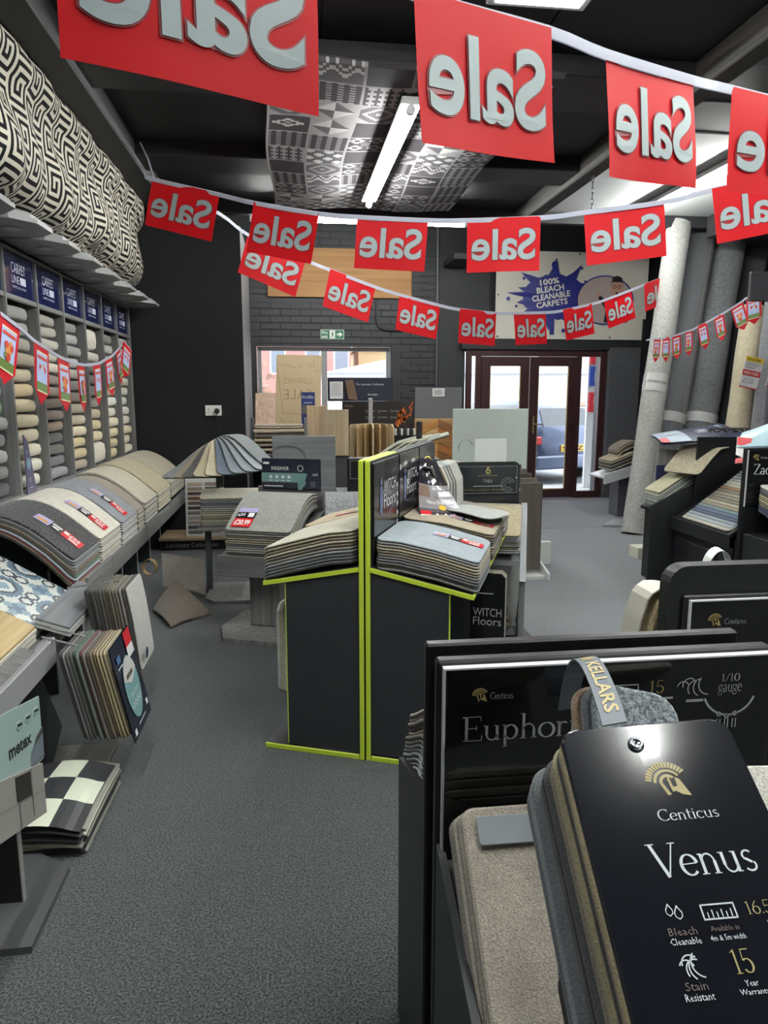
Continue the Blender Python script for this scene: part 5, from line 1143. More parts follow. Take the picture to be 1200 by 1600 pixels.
for k in range(9): G().bbox(1.02+.034*k, 1.042+.034*k, 7.66, 7.72, 1.10, 1.17, .002).build('sample_chip', plain(('d0d0cc', '2a2a2c')[k % 2], .4), T, world=True)
for lab, x0, x1, z0, z1, y, m in (('blue flooring brochure standing by the window', .10, .25, 1.20, 1.56, 8.0, plain('2f3f7a', .3)), ('tall pale oak box panel near the window', .15, .36, .9, 1.42, 7.5, wood('cdb595', 'b39a78', 'Z', 3)), ('short blond oak panel beside the tall oak one', .365, .58, .9, 1.38, 7.5, wood('d6c6a6', 'bfab86', 'Z', 3))):
    T = thing('flooring_brochure' if 'brochure' in lab else 'oak_panel', lab, 'brochure' if 'brochure' in lab else 'panel', ((x0+x1)/2, y, z0))
    G().bbox(x0, x1, y, y+.03, z0, z1, .003).build('board', m, T, world=True)
    if 'brochure' in lab:
        fn = plane_fn((x0, y, z0), (1, 0, 0), (0, 0, 1), .002); g = G(); letters(g, 'Nordikka', fn, .012, .138, .29, .325, res=1, mi=0); rect(g, fn, .01, .14, .12, .22, 1); rect(g, fn, .03, .12, .24, .247, 0); g.build('print', [plain('e4e6ea', .4), plain('6a6660', .4)], T, world=True)
    G().bbox(x0, x1, y+.031, y+.25, .0, z0+.02, .004).build('support', plain('55565a', .5), T, world=True)
# plank rack with black sloped cheek near the partition
T = thing('plank_rack', 'black cheeked rack of flat planks beside the partition', 'rack', (-.1, 7.3, 0))
for x in (-.42, .12): G().prism([(6.9, 0), (7.55, 0), (7.55, 1.30), (7.42, 1.30), (6.9, .80)], 'X', x, x+.03).build('cheek', plain('1a1b1e', .5), T, world=True)
for k in range(8):
    M = Matrix.Translation((0, 0, 0)); z = .90+.045*k
    G().bbox(-.385+.008*(k % 3), .115-.01*(k % 2), 7.0+.035*k, 7.55, z, z+.022, .003).build('plank', wood(('9a9288', '6a655f', 'c0b49c', '8d8479', 'b5a78e', '55514c', 'cbbfa8', 'a39a8c')[k], None, 'X', 4), T, world=True)
G().prism([(6.9, .80), (6.9, .78), (7.55, 1.18), (7.55, 1.20)], 'X', -.39, .12).build('back', plain('1a1b1e', .5), T, world=True) if False else None
G().bbox(-.39, .12, 7.52, 7.55, .0, .88, .002).build('back_board', plain('1a1b1e', .5), T, world=True)
T = thing('oak_panel', 'dark edged boards leaning between partition and window', 'panel', (-.38, 9.2, 0))
for k in range(2): G().prism([(8.6+.1*k, .9), (8.63+.1*k, .9), (9.0+.1*k, 1.55), (8.97+.1*k, 1.55)], 'X', -.44, -.2).build('board', wood(('b99a84', '4a3c36')[k], None, 'Z', 4), T, world=True)
G().bbox(-.46, -.18, 8.55, 9.1, 0, .89, .004).build('support', plain('2a2b2d', .5), T, world=True)
# clearance sign in the window
T = thing('window_poster', 'tan clearance sale poster board standing in the window', 'poster', (.1, 10.3, .96))
pl = [(-.25, 1.02), (.38, 1.0), (.43, 2.07), (-.20, 2.08)]
G().prism(pl, 'Y', 10.34, 10.35).build('card', plain('d0b894', .6), T, world=True)
fn = plane_fn((-.25, 10.34, 1.0), (1, 0, 0), (0, 0, 1), .002); g = G()
letters(g, 'CLEARANCE', fn, .54, .14, .68, .76, bold=-.01); letters(g, 'SALE', fn, .53, .13, .46, .60, bold=-.005)
def ln(a, b, w=.008):
    a = Vector(a); b = Vector(b); d = (b-a).normalized(); p = Vector((-d.y, d.x))*w/2; g.face([fn(*(a-p)), fn(*(a+p)), fn(*(b+p)), fn(*(b-p))])
for a, b in (((.05, .95), (.32, .90)), ((.05, .95), (.12, .27)), ((.12, .27), (.38, .25)), ((.35, .94), (.39, .91)), ((.50, .97), (.53, .90)), ((.56, .99), (.57, .91)), ((.58, .84), (.64, .87)), ((.07, .1), (.09, .2)), ((.13, .1), (.12, .17)), ((.2, .14), (.26, .16))): ln(a, b)
g.build('lettering', plain('a98f66', .6), T, world=True)
for k, (x0, x1, y0, y1, c) in enumerate(((-.40, .04, 9.98, 10.2, '8fb05a'), (.05, .19, 10.0, 10.2, 'c23b44'), (.2, .45, 10.02, 10.22, '3f6fb5'))):
    tag(G().bbox(x0, x1, y0, y1, .962, .985, .002).build('leaflet', plain(c, .4)), ('green', 'red', 'blue')[k]+' leaflet pad lying on the window sill', 'leaflet', 'leaflets on the window sill')
# ================================================================== left foreground: hanging decks, low boards
def hang_deck(label, x0, dx, y0, y1, z0, z1, cols, cover=None, t=.011, tilt=.0, lab=None):
    T = thing('hanging_sample_book', label, 'sample book', (x0, (y0+y1)/2, z0)); n = len(cols); r = .025
    for k, c in enumerate(cols):
        x = x0+dx*k; j = rs.uniform(-.008, .008); L = (y1-y0)/2; ym = (y0+y1)/2
        vs = []; g = G()
        prof = [(0, z1+j*.3), (.02, z1-.09), (.035+tilt, z1-.22), (.05+tilt*2.4, z0+j)]
        P = [(p[0], p[1]) for p in bez(prof, 8)]
        M = Matrix.Translation((x, ym+j, 0)) @ Matrix.Rotation(math.radians(-90), 4, 'Z')
        sheet(g, P, y1-y0, t, r, M=M, n=10); g.build('sample_sheet', [carpet(c, None, 240, .6, .5), plain(BACK, .9)], T, world=True)
    return T
d1 = hang_deck('charcoal to taupe hanging carpet samples with pale grey front sheet', -.985, .0155, 3.42, 3.74, .21, .63, ['2f3032', '3a3a3c', '36383a', '3f4042', '4a463f', '5f584a', '6b6350', '746b57', '857c66', '6f6a60', '8a8580', '3e3a36', 'b9bab4'])
fn = lambda a, b: Vector((-.985+.0155*12+.0655, 3.46+a, .24+b)); g = G(); ring(g, fn, .03, .05, 0, .03, n=14); g.build('round_sticker', plain('27304f', .4), d1, world=True)
d2 = hang_deck('multicoloured hanging carpet samples with navy printed front card', -.905, .0125, 2.76, 3.06, .20, .56, ['2b2c2e', '8e9194', '4a4c4e', '5a6458', '2f5a45', '6f7a76', '6a2432', '77716a', '4f4438', '7a6a50', '9a8662', 'b5a478', 'c2b488', 'c9bd92'], tilt=.012)
xc = -.905+.0125*14+.004
_pf = bez([(0, .57), (.02, .47), (.047, .34), (.05+.012*2.4, .18)], 20)
def cvf(a, b):
    z = .18+b*.975; i = 0
    while i < 19 and _pf[i+1].y > z: i += 1
    t = (_pf[i].y-z)/(_pf[i].y-_pf[i+1].y); return Vector((xc+.006+_pf[i].x+(_pf[i+1].x-_pf[i].x)*t, 2.75+a, z))
g = G(); 
def grid(g, f, u0, u1, v0, v1, mi, n=5):
    for i in range(n):
        for j in range(n): rect(g, f, u0+(u1-u0)*i/n, u0+(u1-u0)*(i+1)/n, v0+(v1-v0)*j/n, v0+(v1-v0)*(j+1)/n, mi)
grid(g, cvf, 0, .32, 0, .40, 0); cvb = lambda a, b: cvf(a, b)-Vector((.004, 0, 0)); grid(g, cvb, 0, .32, 0, .40, 0); cv_ = g.build('front_card', plain('1e2434', .25, 0, .3), d2, world=True)
g = G(); c2 = lambda a, b: cvf(a, b)+Vector((.003, 0, 0)); c3 = lambda a, b: cvf(a, b)+Vector((.0045, 0, 0))
ring(g, lambda a, b: c2(.155+a*.9, .185+b*1.15), 0, 0, 0, .115, n=24, mi=0); ring(g, lambda a, b: c3(.155+a*.9, .20+b*1.0), 0, 0, 0, .112, 20, 160, 14, mi=1)
rect(g, c3, .10, .2, .23, .25, 2); rect(g, c3, .2, .30, .335, .40, 3); rect(g, c3, .2, .30, .29, .335, 4); letters(g, 'SALE', c3, .215, .285, .365, .385, bold=.02, mi=4, res=1)
for q in range(4): ring(g, c3, .10+.035*q, .12, .008, .013, n=8, mi=4)
letters(g, 'FUNCTION', c3, .10, .21, .155, .17, mi=4, res=1); rect(g, c3, .03, .1, .30, .305, 4); rect(g, c3, .04, .09, .32, .35, 5); rect(g, c3, .02, .05, .02, .045, 4); rect(g, c3, .26, .29, .05, .075, 4); rect(g, c3, .10, .22, .035, .04, 4)
g.build('print', [plain('7aa5a6', .35), plain('c9cac6', .35), plain('5f5a50', .4), plain('cf2a34', .35), plain('e2e4e4', .35), plain('4a6a94', .4)], cv_, world=True)
for y in (2.86, 2.97): G().tube([(-1.0, y, .60), (-.83, y, .545), (-.80, y, .55)], .004, 6).build('hook', plain('b9bcbe', .3, .8), d2, world=True)
G().tube([(-1.12, 3.60, .60), (-.86, 3.58, .635)], .005, 6).build('hook', plain('b9bcbe', .3, .8), d1, world=True)
# nearer slanted tray edge of the plank desk
T = thing('display_desk', 'grey edged plank desk at the lower left edge', 'desk', (-1.2, 2.4, 0), 0, 'sloping display desks')
G().prism([(-1.62, .72), (-1.62, .70), (-.985, .49), (-.985, .51)], 'Y', 1.7, 2.90).build('sloping_top', GREYX, T, world=True)
G().bbox(-.985, -.962, 1.7, 2.90, .48, .585, .003).build('fascia', plain('8f9192', .4), T, world=True)
for y in (1.75, 2.78): G().prism([(-1.60, 0), (-1.0, 0), (-.93, .25), (-1.0, .48), (-1.60, .68)], 'Y', y, y+.022).build('side_panel', plain('2f3336', .5), T, world=True)
G().bbox(-1.6, -.80, 2.84, 3.10, 0, .02, .003).build('foot', wood('7a7772', '5b5854', 'Y', 4), T, world=True)
# low stand with the smart flooring book
T = thing('book_stand', 'low dark stand with wide angular base plate at lower left', 'stand', (-.95, 2.05, 0))
G().prism([(-1.4, 1.88), (-.755, 1.89), (-.755, 2.24), (-.90, 2.34), (-1.4, 2.34)], 'Z', 0, .022).build('base', plain('4b4d4e', .5), T, world=True)
G().prism([(-1.3, .02), (-.845, .02), (-.845, .42), (-1.3, .42)], 'Y', 2.08, 2.10).build('leg', plain('141517', .5), T, world=True)
G().bbox(-.845, -.84, 2.078, 2.102, .02, .42, .001).build('edge_strip', plain('8a8b88', .4), T, world=True)
T = thing('flooring_book', 'grey plank flooring book with dark square beneath the pale teal one', 'book', (-.78, 2.0, .25))
def tilted(y0, y1, z0a, z1a, z0b, z1b, x0, x1): # parallelogram slab in the Y-Z plane
    return [(y0, z0a), (y1, z0b), (y1, z1b), (y0, z1a)]
G().prism(tilted(1.72, 2.16, .42, .59, .265, .43, 0, 0), 'X', -.80, -.782).build('board', plain('8f8d88', .5), T, world=True)
fn = lambda a, b: Vector((-.7805, 1.72+a*.44, .42-.155*a+b*(.17-.005*a))); g = G()
rect(g, fn, .52, .76, .5, .96, 0); rect(g, fn, 0, 1, .47, .485, 1); rect(g, fn, .77, .78, .1, 1, 1); rect(g, fn, .55, .56, 0, .47, 1)
g.build('print', [plain('2a2928', .5), plain('6a6864', .5)], T, world=True)
T = thing('flooring_book', 'pale teal flooring book with bold black lettering', 'book', (-.79, 2.0, .45))
for k in range(4): G().prism(tilted(1.66+.004*k, 2.205-.004*k, .50, .745+.004*k, .43, .615+.006*k, 0, 0), 'X', -.812+.006*k, -.807+.006*k).build('page' if k < 3 else 'cover', plain('cfcfc4' if k < 3 else '93aaa6', .4), T, world=True)
fn = lambda a, b: Vector((-.7885, 1.66+a*.54, .50-.07*a+b*(.245-.06*a))); fn2 = lambda a, b: fn(a, b)+Vector((.0015, 0, 0)); g = G()
letters(g, 'metex', fn, .52, .83, .42, .60, bold=.03, mi=0)
for q, (x, y) in enumerate(((.68, .80), (.80, .83), (.92, .86))): ring(g, lambda a, b: fn(x+a, y+b*1.7), 0, 0, 0, .05, n=6, mi=1); ring(g, lambda a, b: fn2(x+a, y+b*1.7), 0, 0, 0, .044, n=6, mi=2); rect(g, fn2, x-.03, x+.03, y+.0, y+.03, 1)
g.face([fn(.78, .02), fn(1.0, .02), fn(1.0, .55), fn(.9, .45), fn(.82, .25)], 3)
for q in range(14): x = .79+.014*q; g.face([fn2(x, .05+.01*(q % 3)), fn2(x+.012, .05), fn2(x+.02, .30+.012*q), fn2(x+.008, .28+.012*q)], 4+q % 2)
g.build('print', [plain('1b1f22', .4), plain('dfe6e4', .4), plain('7f9a97', .4), plain('4a4844', .4), plain('8b97a2', .4), plain('5a6470', .4)], T, world=True)
# chequered vinyl sample sheets on the floor
T = thing('vinyl_sample_book', 'black and cream chequered vinyl sample sheets on the floor', 'sample book', (-.83, 2.55, 0))
rs7 = random.Random(9)
for k in range(16):
    a = rs7.uniform(-.02, .02); j = rs7.uniform(-.012, .012); z = .012+.0062*k
    def vf(u, v, o=0., a=a, j=j, z=z, k=k): # u along +X, v along +Y
        x = -1.03+u*.30+j+.012*v; y = 2.33+v*.44+j; zz = z+.02*math.sin(math.pi*min(1, u*1.1))*(k/16)+.03*(k/16)*math.sin(math.pi*v)*.5-.012*max(0, u-.8)*5*(k/16)
        return Vector((x, y+a*u, zz+o))
    g = G()
    if k < 15:
        cloth(g, vf, 6, 4); cloth(g, lambda u, v, o: vf(u, v, -.0045), 6, 4); g.build('sheet', plain(('3a3b3d', '8f8f86', '2a2b2d', 'c4c6b6')[k % 4], .4), T, world=True)
    else:
        N = 3
        for i in range(3):
            for jj in range(3):
                for q in range(16):
                    uu, vv = q % 4, q//4
                    u0 = (i+uu/4)/3; v0 = (jj+vv/4)/3; u1 = u0+1/12; v1 = v0+1/12
                    g.face([vf(u0, v0), vf(u1, v0), vf(u1, v1), vf(u0, v1)], 1 if (i+jj) % 2 else 0)
        cloth(g, lambda u, v, o: vf(u, v, -.003), 6, 4, mi=0); g.build('chequered_sheet', [plain('3b3c3f', .4), plain('d9dfcb', .4)], T, world=True)
# ================================================================== right: leaning carpet rolls and black stands
def roll(label, a, b, r, mat, flat=1., group='leaning carpet rolls', tape=None, seam=False, lip=False):
    a = Vector(a); b = Vector(b); d = (b-a).normalized(); T = thing('carpet_roll', label, 'carpet roll', tuple(a), 0, group)
    s = d.cross(Vector((0, 1, 0))).normalized(); n = s.cross(d).normalized()
    def P(t, ang, k=1.): return a.lerp(b, t)+(s*math.cos(ang)*r+n*math.sin(ang)*r*flat)*k
    g = G(); N = 20; m = 12; vs = [P(i/m, 2*math.pi*q/N, 1+.03*math.sin(i*1.3+q)) for i in range(m+1) for q in range(N)]
    vs = [Vector((v.x, v.y, max(v.z, .002))) for v in vs]
    fs = [(i*N+q, i*N+(q+1) % N, (i+1)*N+(q+1) % N, (i+1)*N+q) for i in range(m) for q in range(N)]
    g.raw(vs, fs); g.build('outer_turn', mat, T, world=True, smooth=True)
    # spiral of inner turns at the open ends
    g = G()
    for e, t in ((0, .001), (1, .999)):
        for k in range(3):
            k0 = .98-.3*k; k1 = k0-.2
            for q in range(N): g.face([P(t, 2*math.pi*q/N, k0), P(t, 2*math.pi*(q+1)/N, k0), P(t, 2*math.pi*(q+1)/N, k1), P(t, 2*math.pi*q/N, k1)])
    g.v = [Vector((v.x, v.y, max(v.z, .003))) for v in g.v]
    g.build('inner_turns', plain('8a867c', .8), T, world=True, kind='stuff')
    if tape is not None:
        g = G()
        for t in tape:
            vs = [P(t+dt, 2*math.pi*q/N, 1.035) for dt in (-.016, .016) for q in range(N)]; g.raw(vs, [(q, (q+1) % N, N+(q+1) % N, N+q) for q in range(N)])
        g.build('wrapping_tape', plain('b5b6b4', .15, 0, .4), T, world=True, smooth=True)
    if seam:
        g = G(); vs = []
        for i in range(m+1): vs += [P(i/m, math.radians(-112), 1.045), P(i/m, math.radians(-109), 1.045)]
        g.raw(vs, [(2*i, 2*i+1, 2*i+3, 2*i+2) for i in range(m)]); g.build('cut_edge', plain('9c9384', .8), T, world=True)
    return T
WROLL = plain('b4b5b1', .55)
roll('tall off-white backed carpet roll nearest the doors', (3.75, 7.43, 0), (4.47, 8.2, 3.48), .14, carpet('a2a39f', '868782', 60, .25, .6), .8, tape=(.46, .485))
g = G(); g.prism([(4.28, 3.40), (4.50, 3.52), (4.60, 3.05), (4.52, 2.7)], 'Y', 8.04, 8.05)
roll('dark grey flecked carpet roll with pale cut edge', (4.12, 7.72, 0), (4.93, 8.50, 3.46), .17, carpet('6b6d70', '4a4c4f', 200, .7, .5), .9, tape=(.36,), seam=True)
roll('coarse grey speckled carpet roll third from the doors', (4.55, 7.80, 0), (5.33, 8.55, 3.42), .19, carpet('77797b', '3f4144', 120, .9, .4), .9, tape=(.36,))
roll('slim grey carpet roll standing behind the white backed one', (4.42, 8.75, 0), (4.95, 9.1, 3.5), .07, carpet('8a8b8c', '6a6b6c', 200, .5), 1.)
roll('charcoal carpet roll half hidden by the speckled one', (5.05, 8.1, 0), (5.75, 8.7, 3.3), .17, carpet('3f4144', '2a2b2d', 150, .8, .4), .9)
roll('short beige carpet roll end carrying yellow labels', (4.70, 7.25, 0), (5.18, 7.75, 2.50), .13, carpet('b5ab93', '9a907a', 180, .5), .9)
roll('short grey ribbed carpet roll end by the dark board', (4.98, 7.15, 0), (5.30, 7.50, 2.62), .14, carpet('7a7b7f', '4f5054', 120, .9, .4), .9)
for i, (x, y) in enumerate(((4.76, 7.27), (5.0, 7.17))):
    T = thing('price_tag', 'yellow topped roll end price tag on the %s roll' % ('short beige' if i == 0 else 'short grey ribbed'), 'tag', (x, y, 1.62), 0, 'roll end price tags')
    M = Matrix.Translation((x+.0, y, 1.62)) @ Matrix.Rotation(math.radians(11), 4, 'Y')
    G().bbox(0, .21, 0, .004, 0, .33, .001, M=M).build('card', plain('e6e7e6', .4), T, world=True)
    f0 = plane_fn((0, 0, 0), (1, 0, 0), (0, 0, 1), .002); fn = lambda a, b: M @ f0(a, b); g = G()
    rect(g, fn, 0, .21, .28, .33, 0); rect(g, fn, 0, .21, .13, .19, 1); rect(g, fn, 0, .21, 0, .012, 1)
    f1 = plane_fn((0, 0, 0), (1, 0, 0), (0, 0, 1), .003); fn = lambda a, b: M @ f1(a, b)
    letters(g, 'ROLL END', fn, .03, .18, .293, .316, bold=.02, mi=2, res=1); letters(g, 'REDUCED', fn, .02, .19, .145, .175, bold=.02, mi=3, res=1); letters(g, ('£120', '£160')[i], fn, .03, .15, .05, .105, mi=4)
    for q in range(3): rect(g, fn, .02, .19-.03*q, .255-.022*q, .262-.022*q, 4)
    g.build('print', [plain('ecc93a', .4), plain('d23a3e', .4), plain('30302a', .4), plain('f0efec', .4), plain('8a8c92', .4)], T, world=True)
T = thing('price_tag', 'white wall tag between the speckled and charcoal rolls', 'tag', (4.98, 7.7, 1.3)); G().prism([(4.98, 1.30), (5.05, 1.30), (5.10, 1.74), (4.99, 1.74)], 'Y', 7.70, 7.704).build('card', plain('dcdde0', .4), T, world=True)
g = G(); fn = plane_fn((4.99, 7.70, 1.3), (1, 0, 0), (0, 0, 1), .002); rect(g, fn, .005, .09, .40, .43, 0); rect(g, fn, .005, .085, .34, .37, 0)
for q in range(5): rect(g, fn, .01, .06, .28-.05*q, .288-.05*q, 1)
g.build('print', [plain('b5333c', .4), plain('7a7c82', .4)], T, world=True)
T = thing('dark_board', 'tall grey purple board with a wider headboard beside the rolls', 'board', (4.3, 5.6, 0))
G().bbox(3.93, 4.7, 5.59, 5.62, .0, 2.30, .006).build('panel', plain('4a474f', .5), T, world=True); G().bbox(3.67, 4.7, 5.56, 5.59, 2.28, 2.51, .006).build('headboard', plain('3a3a3e', .5), T, world=True)
# sample shelf behind the white roll
T = thing('sample_shelf', 'white low sample shelf beyond the white backed roll', 'shelf', (4.05, 8.5, 0))
G().prism([(3.80, .44), (3.80, .56), (4.30, .70), (4.30, .58)], 'Y', 8.35, 8.40).build('fascia', plain('b9bcbd', .4), T, world=True)
G().prism([(3.80, .50), (3.80, .52), (4.30, .66), (4.30, .64)], 'Y', 8.40, 8.85).build('tray', plain('b9bcbd', .4), T, world=True)
G().box(4.05, 4.28, 8.5, 8.75, 0, .60).build('body', plain('55565a', .5), T, world=True)
sample_book('carpet_sample_book', 'beige and black samples on the low white shelf', (4.36, 8.62, 0), 90, [(0, .86), (.2, .82), (.46, .72)], .40, 6, .022, ['a99c80', 'c0b394', '2b2b2d', '8d8678', '1f1f21', 'b5ae9c'], group='sample books on the right side', r=.02)
sample_book('carpet_sample_book', 'striped sample stack standing on the low white shelf', (4.36, 8.62, 0), 90, [(.0, .95), (.18, .96), (.30, .90), (.36, .84)], .30, 5, .018, ['6a5f50', 'b9a988', '3f3a34', '8f8066', 'cfc4a8'], group='sample books on the right side', r=.02)
tag(G().bbox(3.20, 3.50, 6.24, 6.42, .0, .11, .004).build('cream_box', plain('cfcebd', .5)), 'small cream box on the floor beside the black stands', 'box')
tag(G().prism([(3.58, 7.86), (4.1, 7.70), (4.1, 8.2), (3.85, 8.2)], 'Z', .007, .03).build('floor_plate', plain('8f9296', .5)), 'flat grey plate on the floor at the white roll', 'plate')
# black stand with green striped sample book
KB = plain('1e2023', .45); KB2 = plain('141518', .4)
T = thing('display_stand', 'black stand with striped green samples, furthest on the right', 'display stand', (3.2, 5.5, 0))
sd = [(2.77, 0.0), (3.60, 0), (3.60, 1.05), (3.22, .90), (2.77, .68)]
for y in (5.23, 5.50): G().prism(sd if y < 5.4 else [(2.92, 0), (3.60, 0), (3.60, 1.05), (2.95, 1.10), (2.92, .70)], 'Y', y, y+.02).build('side_panel', KB if y < 5.4 else wood('8b8b8a', '6a6a69', 'Z', 4), T, world=True)
G().prism([(2.82, .64), (2.82, .62), (3.58, .94), (3.58, .96)], 'Y', 5.25, 5.50).build('sloping_top', KB2, T, world=True)
G().box(2.86, 2.88, 5.25, 5.50, .05, .62).build('front_panel', KB2, T, world=True)
G().bbox(3.45, 3.48, 5.25, 5.50, .90, 1.22, .004).build('header_board', wood('8b8b8a', '6a6a69', 'Z', 4), T, world=True)
G().bbox(2.93, 3.05, 5.485, 5.495, .82, .97, .003).build('blue_tag', plain('23264e', .4), T, world=True)
sample_book('carpet_sample_book', 'cream and green striped sample book on the furthest black stand', (3.44, 5.375, 0), 90, [(0, 1.08), (.2, 1.02), (.36, .94), (.60, .78)], .24, 11, .0145, ['c9c4a3', 'b5ae8a', 'bfc4b6', 'a3ada6', '8f9a92', 'c6c9ba', '77857f', 'aab2a6', '5a6a66', '8c9a94', '3f4f50'], group='sample books on the right side', r=.02)
T = thing('loose_carpet_sample', 'oatmeal looped carpet square flopped over the striped samples', 'carpet sample', (3.1, 5.4, .9))
M = Matrix.Translation((3.20, 5.30, 1.11)) @ Matrix.Rotation(math.radians(112), 4, 'Z'); g = G(); sheet(g, [(-.12, .03), (.0, .02), (.1, -.05), (.24, -.17)], .34, .012, .04, M=M); g.build('pile', [carpet('b3ab93', '8a826c', 110, .9, .4), plain(BACK, .9)], T, world=True)
T = thing('sample_folder', 'navy and pale blue printed folder lying on the striped samples', 'folder', (3.2, 5.4, 1.15))
ff = ptc((2.90, 5.36, 1.155), (3.50, 5.16, 1.215), (3.52, 5.60, 1.30), (3.0, 5.76, 1.20), .02)
g = G(); cloth(g, ff, 8, 4); cloth(g, ff, 8, 4, o=-.012); fo = g.build('cover', plain('2e3650', .3), T, world=True)
g = G(); f2_ = lambda u, v: ff(u, v, .003); f3_ = lambda u, v: ff(u, v, .005)
cpatch(g, f2_, .0, .36, .02, .98, 0, 6)
f3_ = lambda u, v: ff(u, v, .008); letters(g, 'CARPET', f3_, .50, .66, .35, .6, mi=1, res=1); cpatch(g, f3_, .0, .10, .0, .3, 2, 3); letters(g, 'T', f3_, .84, .90, .3, .8, mi=1); rect(g, f3_, .12, .3, .5, .6, 1)
g.build('print', [plain('a3b4c6', .35), plain('dfe4ea', .35), plain('d9484e', .35)], fo, world=True)
g = G(); 
g.tube([(3.26+.0065*i+.05*math.cos(i*.55), 5.30+.04*math.sin(i*1.1), 1.245+.03*abs(math.sin(i*.55))) for i in range(52)], .006, 5)
tag(g.build('tangled_strap', plain('2a2826', .5)), 'dark tangled strap on top of the black stand', 'strap')
# black stand with stepped rainbow samples
T = thing('display_stand', 'black stand with stepped cream to blue samples', 'display stand', (3.2, 4.8, 0))
G().bbox(3.10, 3.62, 5.195, 5.215, .0, 1.215, .004).build('tall_side', KB2, T, world=True)
G().bbox(3.60, 3.63, 4.5, 5.19, .0, 1.215, .004).build('back_board', KB2, T, world=True)
G().prism([(2.93, .56), (2.93, .59), (3.60, .99), (3.60, .96)], 'Y', 4.46, 5.19).build('sloping_top', KB2, T, world=True)
G().bbox(2.92, 2.935, 4.44, 5.19, .50, .60, .003).build('fascia', KB, T, world=True)
G().bbox(2.96, 2.98, 4.46, 5.19, .0, .50, .003).build('front_panel', KB, T, world=True)
G().bbox(2.945, 2.96, 4.62, 5.10, .08, .44, .004).build('inset_panel', KB2, T, world=True)
G().bbox(2.98, 3.60, 4.44, 4.46, .0, .56, .003).build('side_panel', KB, T, world=True)
T = thing('carpet_sample_book', 'stepped sample book fading from grey through brown to blue', 'sample book', (3.3, 4.85, .6), 0, 'sample books on the right side')
ladder = ['cfcabb', 'b9c4c9', 'a3aeb4', '55627a', '6a7a94', '7f9a9c', 'a9a48e', 'c4beab', '8f8b78', '9d988a', 'b0ab9a', '8d8a78', '9a7d52', 'c9c6b5', 'd0d0c2', 'b3b6b4', '9fa4a4', '8a9092', '7d8386', '6a6f72']
for k, c in enumerate(ladder):
    M = Matrix.Translation((2.945+.0245*k, 4.80, .605+.0185*k)) @ Matrix.Rotation(math.radians(-90), 4, 'Z')
    g = G(); sheet(g, [(0, .012), (.12, .055), (.30, .12)], .60, .015, .03, M=M, n=6); g.build('sample_sheet', [carpet(c, None, 200, .7, .5), plain(BACK, .9)], T, world=True)
# serif named black stand
T = thing('display_stand', 'black stand with white serif header at the right edge', 'display stand', (3.3, 4.3, 0))
G().bbox(2.965, 3.60, 4.40, 4.425, .0, 1.19, .004).build('header_board', KB2, T, world=True)
G().bbox(2.985, 3.60, 4.39, 4.40, .80, 1.175, .003).build('print_panel', plain('121315', .15, 0, .4), T, world=True)
G().box(2.982, 2.985, 4.388, 4.402, .80, 1.178).build('edge_line', plain('d3d5d6', .3), T, world=True)
fn = plane_fn((2.985, 4.39, .80), (1, 0, 0), (0, 0, 1), .002)
def helmet(g, fn, cu, cv, s, mi):
    """crested helmet emblem: feathered crest, arcs and face guard"""
    for i in range(15):
        a = 172-i*9.5; ring(g, fn, cu, cv, .36*s, .50*s, a-7.6, a, 2, mi)
    ring(g, fn, cu, cv, .26*s, .32*s, 30, 178, 14, mi)
    ring(g, fn, cu, cv, .13*s, .20*s, 40, 185, 10, mi)
    P = lambda x, y: fn(cu+x*s, cv+y*s)
    g.face([P(.16, .12), P(.26, .06), P(.40, -.34), P(.22, -.30), P(.06, -.18), P(.04, -.12), P(.16, -.10)], mi)
    g.face([P(-.20, .0), P(-.13, .0), P(-.02, -.28), P(-.10, -.30)], mi); g.face([P(-.02, .10), P(.04, .14), P(.08, -.22), P(.02, -.22)], mi)
g = G(); letters(g, 'Zac', fn, .045, .25, .215, .285, serif=True, keep='l', mi=0); g2 = G(); helmet(g, fn, .055, .325, .05, 1); letters(g, 'Centicus', fn, .085, .15, .32, .335, serif=True, mi=0); g.build('lettering', [plain('cfd2d4', .4), plain('8d7f52', .4)], T, world=True)
G().bbox(2.99, 3.6, 4.0, 4.39, .0, .62, .004).build('body', KB, T, world=True)
sample_book('carpet_sample_book', 'navy cream and green sample book on the serif headed stand', (3.33, 4.36, 0), 180, [(0, .95), (.1, .93), (.25, .86), (.36, .80)], .56, 12, .0145, ['c9c9bd', '8f979a', '55595e', '77796a', 'bdb68f', 'a89f78', 'c8c2a4', '8d8a70', 'b9b393', '2f3d58', '34435f', '3f4d68'], group='sample books on the right side', r=.03)
T = thing('sample_folder', 'pale blue card with red sale tag above the serif headed stand', 'folder', (3.1, 4.6, 1.2))
ff2 = ptc((3.04, 4.62, 1.18), (3.30, 4.50, 1.20), (3.46, 4.70, 1.38), (3.20, 4.80, 1.27), .02); g = G(); cloth(g, ff2, 5, 5); cloth(g, ff2, 5, 5, o=-.01); g.build('cover', plain('a9c6cf', .35), T, world=True)
ft = ptc((3.03, 4.60, 1.13), (3.09, 4.57, 1.10), (3.16, 4.62, 1.24), (3.07, 4.66, 1.25), .0); g = G(); cloth(g, ft, 2, 2); g.build('sale_tag', plain('d6d6d4', .4), T, world=True)
g = G(); rect(g, lambda u, v: ft(u, v, .004), .02, .98, .55, .98); rect(g, lambda u, v: ft(u, v, -.004), .02, .98, .55, .98); g.build('tag_print', plain('d0333a', .4), T, world=True)
